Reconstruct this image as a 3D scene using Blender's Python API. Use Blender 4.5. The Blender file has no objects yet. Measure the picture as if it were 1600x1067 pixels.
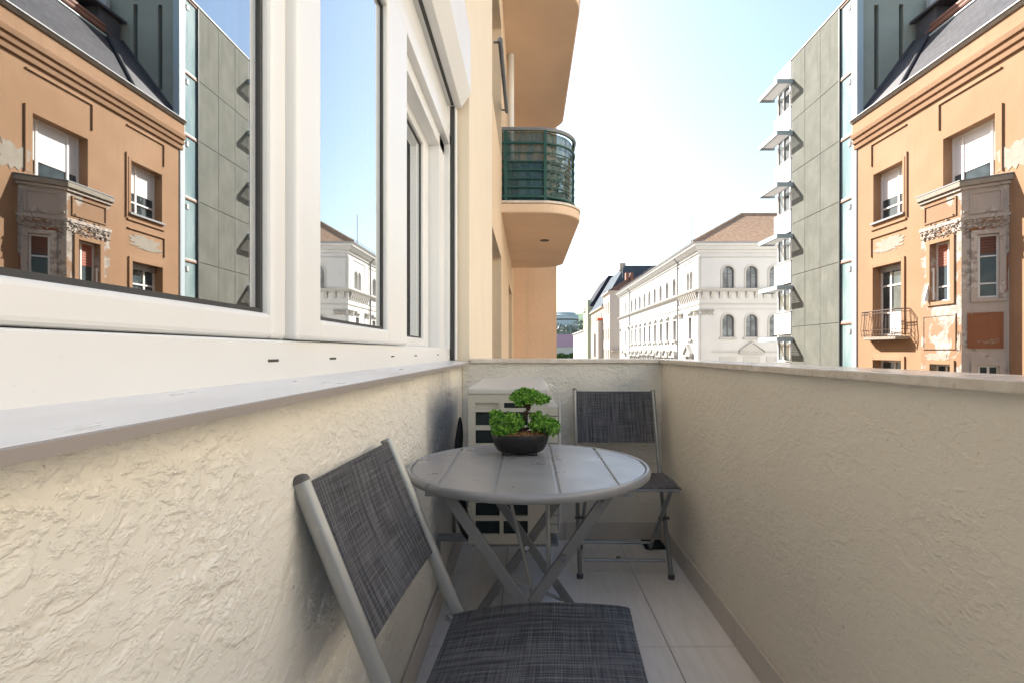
import bpy, bmesh, math, random
from math import radians as R, sin, cos, pi
from mathutils import Vector as V, Matrix as M
random.seed(7)
scn = bpy.context.scene
col = scn.collection

# ---------------------------------------------------------------- camera
EYE = 1.03
cd = bpy.data.cameras.new('camera'); cam = bpy.data.objects.new('camera', cd); col.objects.link(cam)
cam.location = (0, 0, EYE); cam.rotation_euler = (R(90), 0, 0)
cd.sensor_width = 36; cd.lens = 18.9; cd.shift_x = -0.01625; cd.shift_y = 0.0097
cd.clip_start = 0.05; cd.clip_end = 3000
scn.camera = cam

# ---------------------------------------------------------------- sky and sun
SUN = V((-.84, 1.05, 1.02)).normalized()
elev = math.asin(SUN.z); azim = math.atan2(SUN.x, SUN.y)
w = bpy.data.worlds.new('World'); scn.world = w; w.use_nodes = True
wn = w.node_tree; bg = wn.nodes['Background']
sk = wn.nodes.new('ShaderNodeTexSky'); sk.sky_type = 'NISHITA'; sk.sun_disc = False
sk.sun_elevation = elev; sk.sun_rotation = azim % (2*pi)
sk.air_density = 1.3; sk.dust_density = 2.0; sk.ozone_density = 1.0
wn.links.new(sk.outputs[0], bg.inputs[0]); bg.inputs[1].default_value = 0.065
ld = bpy.data.lights.new('sun', 'SUN'); ld.energy = 4.2; ld.angle = R(.53); ld.color = (1, .95, .86)
lo = bpy.data.objects.new('sun', ld); col.objects.link(lo)
lo.rotation_euler = (-SUN).to_track_quat('-Z', 'Y').to_euler()
vs = scn.view_settings
vs.view_transform = 'Standard'; vs.look = 'None'; vs.gamma = 1; vs.exposure = 2.2; vs.use_curve_mapping = False
vs.use_white_balance = True; vs.white_balance_temperature = 6450; vs.white_balance_tint = 10
scn.render.engine = 'CYCLES'
scn.cycles.max_bounces = 8; scn.cycles.diffuse_bounces = 5; scn.cycles.glossy_bounces = 4
scn.cycles.transparent_max_bounces = 12

# ---------------------------------------------------------------- mesh helpers
class Fr:
    """A wall plane: u runs along it, z up, n out of it."""
    def __init__(s, o, U, N): s.o, s.U, s.N = V(o), V(U).normalized(), V(N).normalized()
    def p(s, u, z, n=0): return s.o + s.U*u + V((0, 0, z)) + s.N*n

class MB:
    def __init__(s): s.v = []; s.f = []; s.uv = None; s.smooth = False
    def add(s, vs, fs):
        b = len(s.v); s.v += [tuple(x) for x in vs]; s.f += [tuple(b+i for i in f) for f in fs]; return s
    def quad(s, a, b, c, d): return s.add([a, b, c, d], [(0, 1, 2, 3)])
    def hexa(s, p):  # 8 points: bottom 4 then top 4
        return s.add(p, [(3, 2, 1, 0), (4, 5, 6, 7), (0, 1, 5, 4), (1, 2, 6, 5), (2, 3, 7, 6), (3, 0, 4, 7)])
    def box(s, x0, x1, y0, y1, z0, z1):
        return s.hexa([(x0, y0, z0), (x1, y0, z0), (x1, y1, z0), (x0, y1, z0), (x0, y0, z1), (x1, y0, z1), (x1, y1, z1), (x0, y1, z1)])
    def fbox(s, F, u0, u1, z0, z1, n0, n1):
        return s.hexa([F.p(u0, z0, n0), F.p(u1, z0, n0), F.p(u1, z0, n1), F.p(u0, z0, n1), F.p(u0, z1, n0), F.p(u1, z1, n0), F.p(u1, z1, n1), F.p(u0, z1, n1)])
    def loop(s, a, b):  # join two equal loops as a capped solid
        n = len(a); fs = [tuple(range(n-1, -1, -1)), tuple(range(n, 2*n))]
        fs += [(i, (i+1) % n, n+(i+1) % n, n+i) for i in range(n)]
        return s.add(list(a)+list(b), fs)
    def prism(s, poly, z0, z1): return s.loop([(x, y, z0) for x, y in poly], [(x, y, z1) for x, y in poly])
    def fprism(s, F, poly, n0, n1): return s.loop([F.p(u, z, n0) for u, z in poly], [F.p(u, z, n1) for u, z in poly])
    def tube(s, path, r, n=8, closed=False, ry=None, side=None):
        path = [V(p) for p in path]; m = len(path); rings = []
        for i, p in enumerate(path):
            if closed: t = path[(i+1) % m]-path[i-1]
            else: t = path[min(i+1, m-1)]-path[max(i-1, 0)]
            t.normalize()
            if side is not None: a = V(side)
            else: a = V((0, 0, 1)) if abs(t.z) < .9 else V((1, 0, 0))
            b = t.cross(a).normalized(); a = b.cross(t).normalized()
            rr = r[i] if isinstance(r, (list, tuple)) else r
            r2 = ry if ry is not None else rr
            rings.append([p+a*(rr*cos(2*pi*k/n))+b*(r2*sin(2*pi*k/n)) for k in range(n)])
        vs = [q for rg in rings for q in rg]; fs = []
        for i in range(m if closed else m-1):
            j = (i+1) % m
            fs += [(i*n+k, i*n+(k+1) % n, j*n+(k+1) % n, j*n+k) for k in range(n)]
        if not closed: fs += [tuple(range(n-1, -1, -1)), tuple((m-1)*n+k for k in range(n))]
        return s.add(vs, fs)
    def lathe(s, prof, c=(0, 0), n=32, sx=1, sy=1):
        vs = []; fs = []
        for r, z in prof:
            vs += [(c[0]+sx*r*cos(2*pi*k/n), c[1]+sy*r*sin(2*pi*k/n), z) for k in range(n)]
        for i in range(len(prof)-1):
            fs += [(i*n+k, i*n+(k+1) % n, (i+1)*n+(k+1) % n, (i+1)*n+k) for k in range(n)]
        return s.add(vs, fs)
    def wall(s, F, u0, u1, z0, z1, holes=(), depth=.2):
        """flat wall face with rectangular openings and their reveals"""
        us = sorted({u0, u1, *[h[0] for h in holes], *[h[1] for h in holes]}); us = [u for u in us if u0 <= u <= u1]
        zs = sorted({z0, z1, *[h[2] for h in holes], *[h[3] for h in holes]}); zs = [z for z in zs if z0 <= z <= z1]
        for a, b in zip(us, us[1:]):
            for c, d in zip(zs, zs[1:]):
                um, zm = (a+b)/2, (c+d)/2
                if any(h[0] < um < h[1] and h[2] < zm < h[3] for h in holes): continue
                s.quad(F.p(a, c), F.p(b, c), F.p(b, d), F.p(a, d))
        for h in holes:
            a, b, c, d = h[:4]; k = h[4] if len(h) > 4 else depth
            s.quad(F.p(a, c), F.p(a, d), F.p(a, d, -k), F.p(a, c, -k)); s.quad(F.p(b, c), F.p(b, d), F.p(b, d, -k), F.p(b, c, -k))
            s.quad(F.p(a, d), F.p(b, d), F.p(b, d, -k), F.p(a, d, -k)); s.quad(F.p(a, c), F.p(b, c), F.p(b, c, -k), F.p(a, c, -k))
        return s
    def build(s, name, mat, parent=None, smooth=False, bevel=0, off=None, seg=2):
        me = bpy.data.meshes.new(name)
        o = off if off is not None else (base_of(parent) if parent else V((0, 0, 0)))
        me.from_pydata([tuple(V(p)-o) for p in s.v], [], s.f)
        if s.uv:
            l = me.uv_layers.new(name='UVMap')
            for lp in me.loops: l.data[lp.index].uv = s.uv[lp.vertex_index]
        me.materials.append(mat); me.validate()
        ob = bpy.data.objects.new(name, me); col.objects.link(ob)
        if parent: ob.parent = parent
        else: ob.location = o
        if smooth or s.smooth:
            for p in me.polygons: p.use_smooth = True
            me.set_sharp_from_angle(angle=R(40))
        if bevel:
            b = ob.modifiers.new('bevel', 'BEVEL'); b.width = bevel; b.segments = seg; b.limit_method = 'ANGLE'; b.angle_limit = R(40)
            b.harden_normals = False
        return ob

def base_of(o):
    while o.parent: o = o.parent
    return V(o['base']) if 'base' in o else V((0, 0, 0))
def thing(name, label, cat, loc=(0, 0, 0), group=None):
    o = bpy.data.objects.new(name, None); col.objects.link(o); o.location = loc
    o.empty_display_size = .2
    o['base'] = list(loc); tag(o, label, cat, group); return o
def tag(o, label, cat, group=None):
    o['label'] = label; o['category'] = cat
    if group: o['group'] = group
    return o
def kind(o, k): o['kind'] = k; return o
def copy_tree(o, parent=None):
    c = o.copy(); col.objects.link(c)
    if parent: c.parent = parent
    for ch in list(o.children): copy_tree(ch, c)
    return c

# ---------------------------------------------------------------- material helpers
class NT:
    def __init__(s, name):
        s.m = bpy.data.materials.new(name); s.m.use_nodes = True; s.t = s.m.node_tree
        s.b = s.t.nodes['Principled BSDF']; s.out = s.t.nodes['Material Output']
        s.co = s.t.nodes.new('ShaderNodeTexCoord')
    def n(s, typ, props=None, **ins):
        nd = s.t.nodes.new('ShaderNode'+typ)
        for k, v in (props or {}).items(): setattr(nd, k, v)
        for k, v in ins.items():
            i = nd.inputs[int(k[1:])] if k[0] == '_' and k[1:].isdigit() else nd.inputs[k]
            s.set(i, v)
        return nd
    def set(s, i, v):
        if isinstance(v, bpy.types.NodeSocket): s.t.links.new(v, i)
        else: i.default_value = v
    def coord(s, scale=(1, 1, 1), rot=(0, 0, 0), src='Object'):
        return s.n('Mapping', Vector=s.co.outputs[src], Scale=scale, Rotation=rot).outputs[0]
    def noise(s, vec, scale, detail=3, rough=.55, dist=0, colour=False):
        nd = s.n('TexNoise', Vector=vec, Scale=scale, Detail=detail, Roughness=rough, Distortion=dist)
        return nd.outputs['Color' if colour else 'Fac']
    def ramp(s, v, a, b, lo=0, hi=1):
        return s.n('MapRange', {'interpolation_type': 'SMOOTHSTEP'}, Value=v, **{'From Min': a, 'From Max': b, 'To Min': lo, 'To Max': hi}).outputs[0]
    def mix(s, f, a, b):
        nd = s.n('Mix', {'data_type': 'RGBA'}); s.set(nd.inputs[0], f)
        s.set(nd.inputs[6], c4(a)); s.set(nd.inputs[7], c4(b)); return nd.outputs[2]
    def math(s, op, a, b=0):
        nd = s.n('Math', {'operation': op}); s.set(nd.inputs[0], a); s.set(nd.inputs[1], b); return nd.outputs[0]
    def bump(s, h, strength=.3, dist=.01, normal=None):
        nd = s.n('Bump', Height=h, Strength=strength, Distance=dist)
        if normal is not None: s.set(nd.inputs['Normal'], normal)
        return nd.outputs[0]
    def fin(s, colour=None, rough=.7, normal=None, metal=0, spec=.4):
        b = s.b
        if colour is not None: s.set(b.inputs['Base Color'], c4(colour))
        s.set(b.inputs['Roughness'], rough); s.set(b.inputs['Metallic'], metal); s.set(b.inputs['Specular IOR Level'], spec)
        if normal is not None: s.set(b.inputs['Normal'], normal)
        return s.m
def c4(c): return c if isinstance(c, bpy.types.NodeSocket) else (*c[:3], 1)

def plain(name, c, rough=.6, var=.12, scale=6, bump=.05, bscale=120, metal=0, spec=.4, bdist=.002):
    k = NT(name); co = k.coord()
    n = k.noise(co, scale, 4); n2 = k.noise(co, bscale, 2)
    cc = k.mix(n, [x*(1-var) for x in c], [min(1, x*(1+var)) for x in c])
    if rough >= .8: spec = min(spec, .06)      # chalky renders and old roofs have no sheen
    return k.fin(cc, rough, k.bump(n2, bump, bdist) if bump else None, metal, spec)

def stucco_height(k, s=1.0, rot=.5):
    base = k.coord()
    wv = k.noise(base, 5*s, 2, .5, colour=True)
    wv = k.n('VectorMath', {'operation': 'SCALE'}, _0=wv, Scale=.045/s).outputs[0]
    p = k.n('VectorMath', {'operation': 'ADD'}, _0=base, _1=wv).outputs[0]
    p = k.n('Mapping', Vector=p, Rotation=(rot, 0, 0), Scale=(1, .85, 1.4)).outputs[0]
    n1 = k.noise(p, 14*s, 3, .55, .5); n2 = k.noise(p, 46*s, 4, .6, .3); n3 = k.noise(base, 150*s, 3, .6)
    big = k.noise(base, 2.2*s, 2)
    a = k.ramp(n1, .44, .57); b = k.ramp(n2, .45, .62)
    amt = k.ramp(big, .35, .65, .35, 1)
    h = k.math('ADD', k.math('MULTIPLY', a, .5), k.math('MULTIPLY', b, .34))
    h = k.math('ADD', k.math('MULTIPLY', h, amt), k.math('MULTIPLY', n3, .07))
    return h

def stucco(name, c, s=1.0, dist=.004, true_disp=False, strength=1.0, rot=.5, wall_shade=None):
    k = NT(name); h = stucco_height(k, s, rot); co = k.coord()
    v = k.noise(co, 3, 4); cc = k.mix(v, [x*.93 for x in c], [min(1, x*1.05) for x in c])
    sp = k.ramp(k.noise(co, 70, 2, .5), .74, .78); cc = k.mix(k.math('MULTIPLY', sp, .6), cc, (.12, .09, .07))
    if wall_shade: cc = wall_shade(k, cc)
    if true_disp:
        k.m.displacement_method = 'BOTH'
        d = k.n('Displacement', Height=h, Midlevel=.4, Scale=dist)
        k.t.links.new(d.outputs[0], k.out.inputs['Displacement'])
        return k.fin(cc, .75, None, 0, .35)
    return k.fin(cc, .75, k.bump(h, strength, dist), 0, .35)

def peel(name, paint, under, amount, s=1.0, under2=None):
    """old facade paint that has come off in patches"""
    k = NT(name); co = k.coord()
    n = k.noise(co, .55*s, 6, .62, .6); m = k.ramp(n, amount-.03, amount+.03)
    u = k.mix(k.ramp(k.noise(co, 3*s, 5), .4, .6), under, under2 or [x*.75 for x in under])
    g = k.noise(co, 1.1, 5); pc = k.mix(g, [x*.88 for x in paint], [min(1, x*1.1) for x in paint])
    fade = k.ramp(k.noise(co, .3, 3), .4, .75); pc = k.mix(k.math('MULTIPLY', fade, .35), pc, [min(1, x*1.25+.04) for x in paint])
    run = k.ramp(k.noise(k.coord((2.6, 2.6, .16)), 1.3, 5, .65), .5, .78, 0, .42); pc = k.mix(run, pc, [x*.62+.03 for x in paint])   # rain runs
    h = k.math('ADD', k.math('MULTIPLY', m, -.5), k.math('MULTIPLY', k.noise(co, 14, 4), .5))
    return k.fin(k.mix(m, pc, u), .85, k.bump(h, .6, .02), 0, .06)

def glass(name, tint=(.03, .04, .045), mirror=.25, rough=.01):
    """opaque far window glass: dark room behind, sky on it"""
    k = NT(name); co = k.coord()
    wob = k.bump(k.noise(co, 1.3, 2), .12, .05)
    c = k.mix(k.ramp(k.noise(co, 1.1, 2), .35, .65), tint, [x*2.4 for x in tint])
    return k.fin(c, rough, wob, 0, mirror*2)

def clear_glass(name, lo=.2, hi=.9, dark=.75):
    k = NT(name)
    lw = k.n('LayerWeight', Blend=.35); f = k.ramp(lw.outputs['Facing'], 0, 1, lo, hi)
    tr = k.n('BsdfTransparent', Color=(dark, dark*1.02, dark, 1)); gl = k.n('BsdfGlossy', Color=(.95, .97, .98, 1), Roughness=.0)
    mx = k.n('MixShader', _0=f, _1=tr.outputs[0], _2=gl.outputs[0])
    k.t.links.new(mx.outputs[0], k.out.inputs['Surface']); return k.m

# ---------------------------------------------------------------- materials
CREAM = (.83, .785, .70)
def ac_shade(k, cc):
    # shade behind the air conditioner, painted into the wall colour
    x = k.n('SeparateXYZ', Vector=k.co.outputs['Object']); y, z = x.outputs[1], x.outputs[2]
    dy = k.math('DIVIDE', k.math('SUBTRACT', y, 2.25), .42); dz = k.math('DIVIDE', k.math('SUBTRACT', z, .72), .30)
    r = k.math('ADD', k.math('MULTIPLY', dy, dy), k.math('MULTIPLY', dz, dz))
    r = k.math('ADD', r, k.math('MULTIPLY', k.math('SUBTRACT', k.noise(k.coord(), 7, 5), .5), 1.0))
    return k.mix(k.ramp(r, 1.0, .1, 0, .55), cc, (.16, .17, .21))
m_stucco_near = stucco('rough_cream_stucco', CREAM, 1.0, .007, True, wall_shade=ac_shade)
m_stucco = stucco('cream_stucco', CREAM, 1.9, .006, False, .8)
m_stucco_right = stucco('beige_stucco', (.82, .76, .655), 1.5, .006, False, .5, rot=-.45)
m_cream_paint = plain('cream_wall_paint', (.76, .66, .52), .7, .06, 3, .15, 40, bdist=.004)
m_peach = peel('peach_wall_paint', (.64, .50, .36), (.6, .5, .38), .86)
m_soffit = plain('ochre_soffit_paint', (.78, .585, .43), .85, .16, 1.3, .3, 25, bdist=.006)
m_orange_left = peel('ochre_wall_paint', (.68, .47, .32), (.6, .5, .38), .80)
def pvc():
    k = NT('white_pvc'); v = k.noise(k.coord(), 2.3, 5, .6); d = k.ramp(k.noise(k.coord(), 140, 2), .71, .76)
    c = k.mix(k.ramp(v, .4, .75, 0, .5), (.775, .775, .772), (.72, .715, .705)); c = k.mix(k.math('MULTIPLY', d, .10), c, (.3, .27, .24))
    return k.fin(c, .3, None, 0, .5)
m_pvc = pvc()
m_gasket = plain('dark_gasket', (.05, .05, .05), .6)
def sillm():
    k = NT('white_window_sill'); st = k.noise(k.coord((5, 1.2, 1)), 2.2, 6, .6); d = k.ramp(k.noise(k.coord((1, .6, 1)), 34, 4), .66, .74)
    c = k.mix(k.ramp(st, .42, .75, 0, .5), (.74, .735, .73), (.60, .575, .56)); c = k.mix(k.math('MULTIPLY', d, .3), c, (.40, .38, .36))
    return k.fin(c, k.ramp(st, .3, .7, .26, .36), None, 0, .5)
m_sill = sillm()
m_interior = plain('dark_room_wall', (.10, .09, .08), .8)
m_curtain = plain('beige_curtain', (.5, .45, .34), .9)
m_pane = clear_glass('window_glass', .36, .95, .55)

def marble():
    k = NT('beige_limestone'); co = k.coord()
    v = k.noise(co, 9, 6, .65, 1.2); f = k.ramp(k.noise(co, 60, 3), .6, .72)
    c = k.mix(k.ramp(v, .35, .65), (.72, .66, .58), (.60, .52, .44)); c = k.mix(k.math('MULTIPLY', f, .5), c, (.3, .23, .18))
    return k.fin(c, k.ramp(v, .3, .7, .16, .3), k.bump(f, .1, .001), 0, .5)
m_coping = marble()
def tile():
    k = NT('floor_tile_ceramic'); co = k.coord((9, 1.2, 1)); c2 = k.coord()
    n = k.noise(co, 3.5, 5, .6, .4); oi = k.n('ObjectInfo').outputs['Random']
    c = k.mix(k.ramp(n, .3, .7), (.74, .71, .685), (.83, .805, .78))
    c = k.mix(k.math('MULTIPLY', oi, .2), c, (.64, .60, .57))
    d = k.ramp(k.noise(c2, 2.4, 5, .6), .55, .8); c = k.mix(k.math('MULTIPLY', d, .3), c, (.52, .48, .44))
    return k.fin(c, k.ramp(n, .3, .7, .30, .42), k.bump(k.noise(c2, 40, 2), .04, .002), 0, .45)
m_tile = tile()
m_grout = plain('grey_grout', (.30, .27, .25), .9)
m_skirt = plain('beige_skirting_tile', (.58, .535, .485), .45, .08, 5)
m_ceil = plain('plain_render', (.6, .52, .4), .8)

def metal_paint(name, c, rough=.38, metal=.55, wear=.25):
    k = NT(name); co = k.coord()
    n = k.noise(co, 300, 2); v = k.noise(co, 9, 4)
    s_ = k.ramp(k.noise(co, 26, 5, .65), .66, .72)
    return k.fin(k.mix(k.math('MULTIPLY', s_, wear), k.mix(v, [x*.9 for x in c], [x*1.08 for x in c]), [x*1.5 for x in c]), k.ramp(v, .3, .7, rough-.06, rough+.08), k.bump(n, .06, .0006), metal, .5)
m_chair_metal = metal_paint('grey_chair_tube', (.33, .34, .345), .36, .6)
m_table = metal_paint('taupe_table_paint', (.31, .305, .305), .32, .15, .0)
m_table_leg = metal_paint('taupe_leg_paint', (.20, .195, .195), .42, .2)
m_cap = plain('grey_plastic_cap', (.09, .09, .095), .5)
m_chrome = plain('bright_steel', (.6, .6, .6), .25, .1, 6, 0, metal=1)

def fabric():
    k = NT('woven_sling_fabric'); uv = k.co.outputs['UV']
    def mp(sc): return k.n('Mapping', Vector=uv, Scale=sc).outputs[0]
    s1 = k.noise(mp((420, 6.0, 1)), 1, 3, .65); s1b = k.noise(mp((120, 2.4, 1)), 1, 3, .6); s2 = k.noise(mp((7, 380, 1)), 1, 3, .65)
    t = k.math('ADD', k.math('MULTIPLY', k.math('SUBTRACT', s1, .5), 1.7), k.math('MULTIPLY', k.math('SUBTRACT', s1b, .5), .75))
    t = k.math('ADD', t, k.math('MULTIPLY', k.math('SUBTRACT', s2, .5), 1.2))
    f = k.ramp(t, -.32, .42)
    ck = k.n('TexChecker', Vector=mp((330, 330, 1)), Scale=1.0, Color1=(0, 0, 0, 1), Color2=(1, 1, 1, 1)).outputs['Fac']
    c = k.mix(f, (.018, .018, .022), (.20, .195, .20)); c = k.mix(k.math('MULTIPLY', ck, .3), c, (.05, .05, .058))
    wx = k.n('TexWave', {'bands_direction': 'X'}, Vector=mp((150, 0, 0)), Scale=1.0).outputs['Fac']
    wy = k.n('TexWave', {'bands_direction': 'Y'}, Vector=mp((0, 150, 0)), Scale=1.0).outputs['Fac']
    return k.fin(c, .62, k.bump(k.math('ADD', k.math('ADD', wx, wy), f), .35, .0008), 0, .3)
m_fabric = fabric()

m_pot = plain('black_glazed_pot', (.012, .012, .013), .42, .1, 20, .1, 60)
def leafm(name, a, b, s=3):
    k = NT(name); oi = k.noise(k.coord(), s, 2)
    c = k.mix(k.ramp(oi, .36, .66), a, b)
    m = k.fin(c, .45, None, 0, .35)
    return m
m_leaf = leafm('bonsai_leaf', (.025, .14, .015), (.30, .55, .07), 130)
m_bark = plain('bonsai_bark', (.06, .04, .028), .85, .4, 60, .6, 90)
m_chips = plain('bark_chips', (.30, .16, .08), .85, .4, 90)
m_ac = plain('ivory_ac_casing', (.50, .475, .405), .42, .04, 4)
m_ac_top = plain('ac_lid_paint', (.58, .56, .52), .35, .04, 4)
def fins():
    k = NT('dark_coil_fins'); wv = k.n('TexWave', {'bands_direction': 'X'}, Vector=k.coord((120, 0, 0)), Scale=1.0).outputs['Fac']
    return k.fin(k.mix(wv, (.008, .015, .018), (.03, .045, .05)), .4, k.bump(wv, .5, .002), .3)
m_fins = fins()
m_pipe = plain('black_pipe_foam', (.03, .03, .03), .85)

m_green = plain('green_railing_paint', (.02, .085, .072), .4)
def meshpanel():
    k = NT('dark_plastic_net')
    tr = k.n('BsdfTransparent', Color=(.42, .47, .46, 1)); df = k.n('BsdfPrincipled'); df.inputs['Base Color'].default_value = (.035, .085, .085, 1)
    df.inputs['Roughness'].default_value = .12
    n = k.ramp(k.noise(k.coord((14, 14, 3)), 1, 4), .35, .7, .6, .88)
    mx = k.n('MixShader', _0=n, _1=tr.outputs[0], _2=df.outputs[0]); k.t.links.new(mx.outputs[0], k.out.inputs['Surface']); return k.m
m_net = meshpanel()

m_or = peel('orange_facade_paint', (.285, .175, .106), (.62, .52, .42), .74)
m_or_old = peel('peeling_bay_paint', (.26, .16, .10), (.27, .245, .215), .505, 2.2, (.40, .35, .31))
m_or_grey = peel('weathered_bay_plaster', (.40, .35, .31), (.50, .46, .41), .54, 2.4, (.26, .22, .20))
m_rust = peel('burnt_orange_panel', (.25, .11, .058), (.36, .30, .25), .66, 3.2, (.25, .20, .17))
m_patch = plain('bare_lime_plaster', (.28, .25, .21), .9, .2, 4, .5, 16, bdist=.02)
m_trim = plain('pale_orange_moulding', (.275, .168, .105), .8, .12, 2, .2, 15)
def slate():
    k = NT('slate_roof'); br = k.n('TexBrick', {'offset': .5}, Vector=k.coord((1, 1, 1)), Scale=1.0, Color1=(.028, .027, .034, 1), Color2=(.055, .054, .064, 1), Mortar=(.03, .03, .035, 1))
    br.inputs['Mortar Size'].default_value = .018; br.inputs['Brick Width'].default_value = .28; br.inputs['Row Height'].default_value = .17
    mp = k.n('Mapping', Vector=k.co.outputs['UV']); k.t.links.new(mp.outputs[0], br.inputs['Vector'])
    v = k.noise(k.coord(), .8, 4)
    return k.fin(k.mix(k.math('MULTIPLY', v, .5), br.outputs['Color'], (.085, .08, .08)), .6, k.bump(br.outputs['Fac'], .5, -.02), 0, .12)
m_slate = slate()
m_roofmetal = plain('dark_roof_sheet', (.075, .07, .078), .5, .25, 1.2)
m_ridge = plain('red_brown_ridge', (.17, .075, .05), .7, .3, 2)
def concrete():
    k = NT('grey_green_concrete'); co = k.coord((1, 1, 1)); st = k.coord((2.2, 2.2, .22))
    a = k.noise(co, .9, 6, .65); s_ = k.noise(st, 1.6, 5, .6); g = k.noise(co, 22, 3)
    oi = k.n('ObjectInfo').outputs['Random']
    c = k.mix(k.ramp(a, .3, .75), (.118, .121, .106), (.162, .163, .144)); c = k.mix(k.ramp(s_, .5, .75, 0, .5), c, (.088, .09, .078))
    c = k.mix(k.math('MULTIPLY', oi, .22), c, (.125, .126, .106))
    return k.fin(c, .9, k.bump(g, .4, .01), 0, .06)
m_conc = concrete()
m_gable = plain('lightened_gable_concrete', (.33, .35, .305), .9, .22, .7, .4, 14, bdist=.01)  # concrete of the shaded gable, brightened in its colour to lift the shade
m_white_panel = plain('white_spandrel', (.42, .415, .41), .5, .04, 2)
m_bluegrey = plain('blue_grey_metal', (.36, .43, .46), .45, .06, 2)
def ugl():
    k = NT('profiled_glass'); wv = k.n('TexWave', {'bands_direction': 'Y'}, Vector=k.coord((0, 3.2, 0)), Scale=1.0).outputs['Fac']
    n = k.noise(k.coord((1, 1, .25)), 1.1, 4)
    c = k.mix(k.ramp(n, .35, .65), (.14, .22, .235), (.26, .34, .35))
    return k.fin(c, .12, k.bump(wv, .35, .03), 0, .8)
m_uglass = ugl()
m_brown = plain('brown_joint', (.22, .12, .08), .7)
m_fglass = glass('dark_window_glass')
m_bglass = glass('pale_window_glass', (.06, .068, .072), .2)
m_wframe = plain('white_window_frame', (.68, .67, .65), .4, .03)
m_dframe = plain('dark_window_frame', (.05, .055, .06), .5)
m_blindw = plain('white_roller_blind', (.62, .61, .60), .6, .03, 2)
def slatted(name, a, b, pitch):
    k = NT(name); z = k.n('SeparateXYZ', Vector=k.co.outputs['Object']).outputs[2]
    f = k.ramp(k.math('FRACT', k.math('DIVIDE', z, pitch)), .05, .3)
    return k.fin(k.mix(f, a, b), .7, k.bump(f, .5, .02), 0, .3)
m_blindr = slatted('red_slatted_shutter', (.16, .05, .04), (.42, .17, .13), .085)
m_palace = plain('white_palace_render', (.47, .462, .45), .8, .10, .8, .15, 12, bdist=.006)
m_palace2 = plain('off_white_stone', (.40, .385, .36), .85, .10, 1.4, .3, 10, bdist=.01)
def terracotta():
    k = NT('terracotta_tiles'); co = k.coord()
    v = k.noise(co, 3.5, 5, .7); g = k.ramp(k.noise(co, 9, 3), .66, .7)
    c = k.mix(k.ramp(v, .3, .7), (.23, .15, .10), (.34, .235, .165)); c = k.mix(k.math('MULTIPLY', g, .6), c, (.12, .08, .06))
    wv = k.n('TexWave', {'bands_direction': 'Z'}, Vector=k.coord((0, 0, 14)), Scale=1.0).outputs['Fac']
    return k.fin(c, .85, k.bump(wv, .5, .02), 0, .06)
m_terra = terracotta()
m_gutter = plain('grey_zinc', (.22, .22, .23), .5, .15, 2)
m_asphalt = plain('asphalt', (.07, .07, .07), .9, .2, 2, .4, 60)
m_pave = plain('pavement_slabs', (.38, .36, .33), .9, .15, 1.5, .3, 30)
m_ground = plain('ground_earth', (.32, .30, .26), .95, .2, .2)
m_hill = plain('wooded_hill', (.13, .18, .12), .95, .5, .02, 0)
m_tree = leafm('tree_leaf', (.03, .07, .02), (.08, .14, .04))
m_far_tree = leafm('hazy_tree_leaf', (.11, .14, .12), (.18, .21, .17))
m_iron = plain('rusty_wrought_iron', (.09, .06, .045), .7, .3, 30)
# ================================================================ setting: ground and street
kind(MB().box(-400, 400, -200, 2500, -9.3, -9.05).build('ground', m_ground), 'structure')
kind(MB().box(2.2, 12.0, -80, 190, -9.05, -9.0).build('road', m_asphalt), 'structure')
pv = kind(MB().box(-.3, 2.2, -80, 190, -9.05, -8.88).build('pavement', m_pave), 'structure')
kind(MB().box(12.0, 14.0, -80, 190, -9.05, -8.88).build('pavement', m_pave), 'structure')

# ================================================================ window builder (used on every facade)
def window(F, parent, u0, u1, z0, z1, n=-.15, fm=None, gm=None, fw=.06, us=(), zs=(), blind=None, bm=None, t=.05, name='window', sash=None):
    fm = fm or m_wframe; gm = gm or m_fglass
    m = MB()
    m.fbox(F, u0, u0+fw, z0, z1, n-t, n); m.fbox(F, u1-fw, u1, z0, z1, n-t, n)
    m.fbox(F, u0+fw, u1-fw, z0, z0+fw, n-t, n-.001); m.fbox(F, u0+fw, u1-fw, z1-fw, z1, n-t, n-.001)
    for q in us: m.fbox(F, q-fw*.55, q+fw*.55, z0+fw, z1-fw, n-t, n-.002)
    for q in zs:
        cuts = [u0+fw] + [c for x in us for c in (x-fw*.55, x+fw*.55)] + [u1-fw]
        for a, b in zip(cuts[::2], cuts[1::2]): m.fbox(F, a, b, q-fw*.4, q+fw*.4, n-t, n-.003)
    wo = m.build(name, fm, parent)
    MB().fbox(F, u0+fw*.5, u1-fw*.5, z0+fw*.5, z1-fw*.5, n-t+.008, n-t+.016).build('pane', gm, wo)
    if blind:
        cuts = [u0+fw*.6] + [c for x in us for c in (x-fw*.62, x+fw*.62)] + [u1-fw*.6]; bl_ = MB()
        for a, b in zip(cuts[::2], cuts[1::2]): bl_.fbox(F, a, b, z1-(z1-z0)*blind, z1-fw*.3, n-.040, n-.026)
        bl_.build('roller_blind', bm or m_blindw, wo)
    return wo

# ================================================================ our own house
house = thing('apartment_building', 'cream and ochre apartment house whose wall, window and balconies fill the left side', 'apartment building')
XW = -.365      # stucco breast wall
XF = -.42       # window plane
XP = -.33       # facade above and beyond
MB().box(-.62, XW-.012, -1.35, 2.95, -9, .962).build('breast_wall', m_stucco, house)
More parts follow.
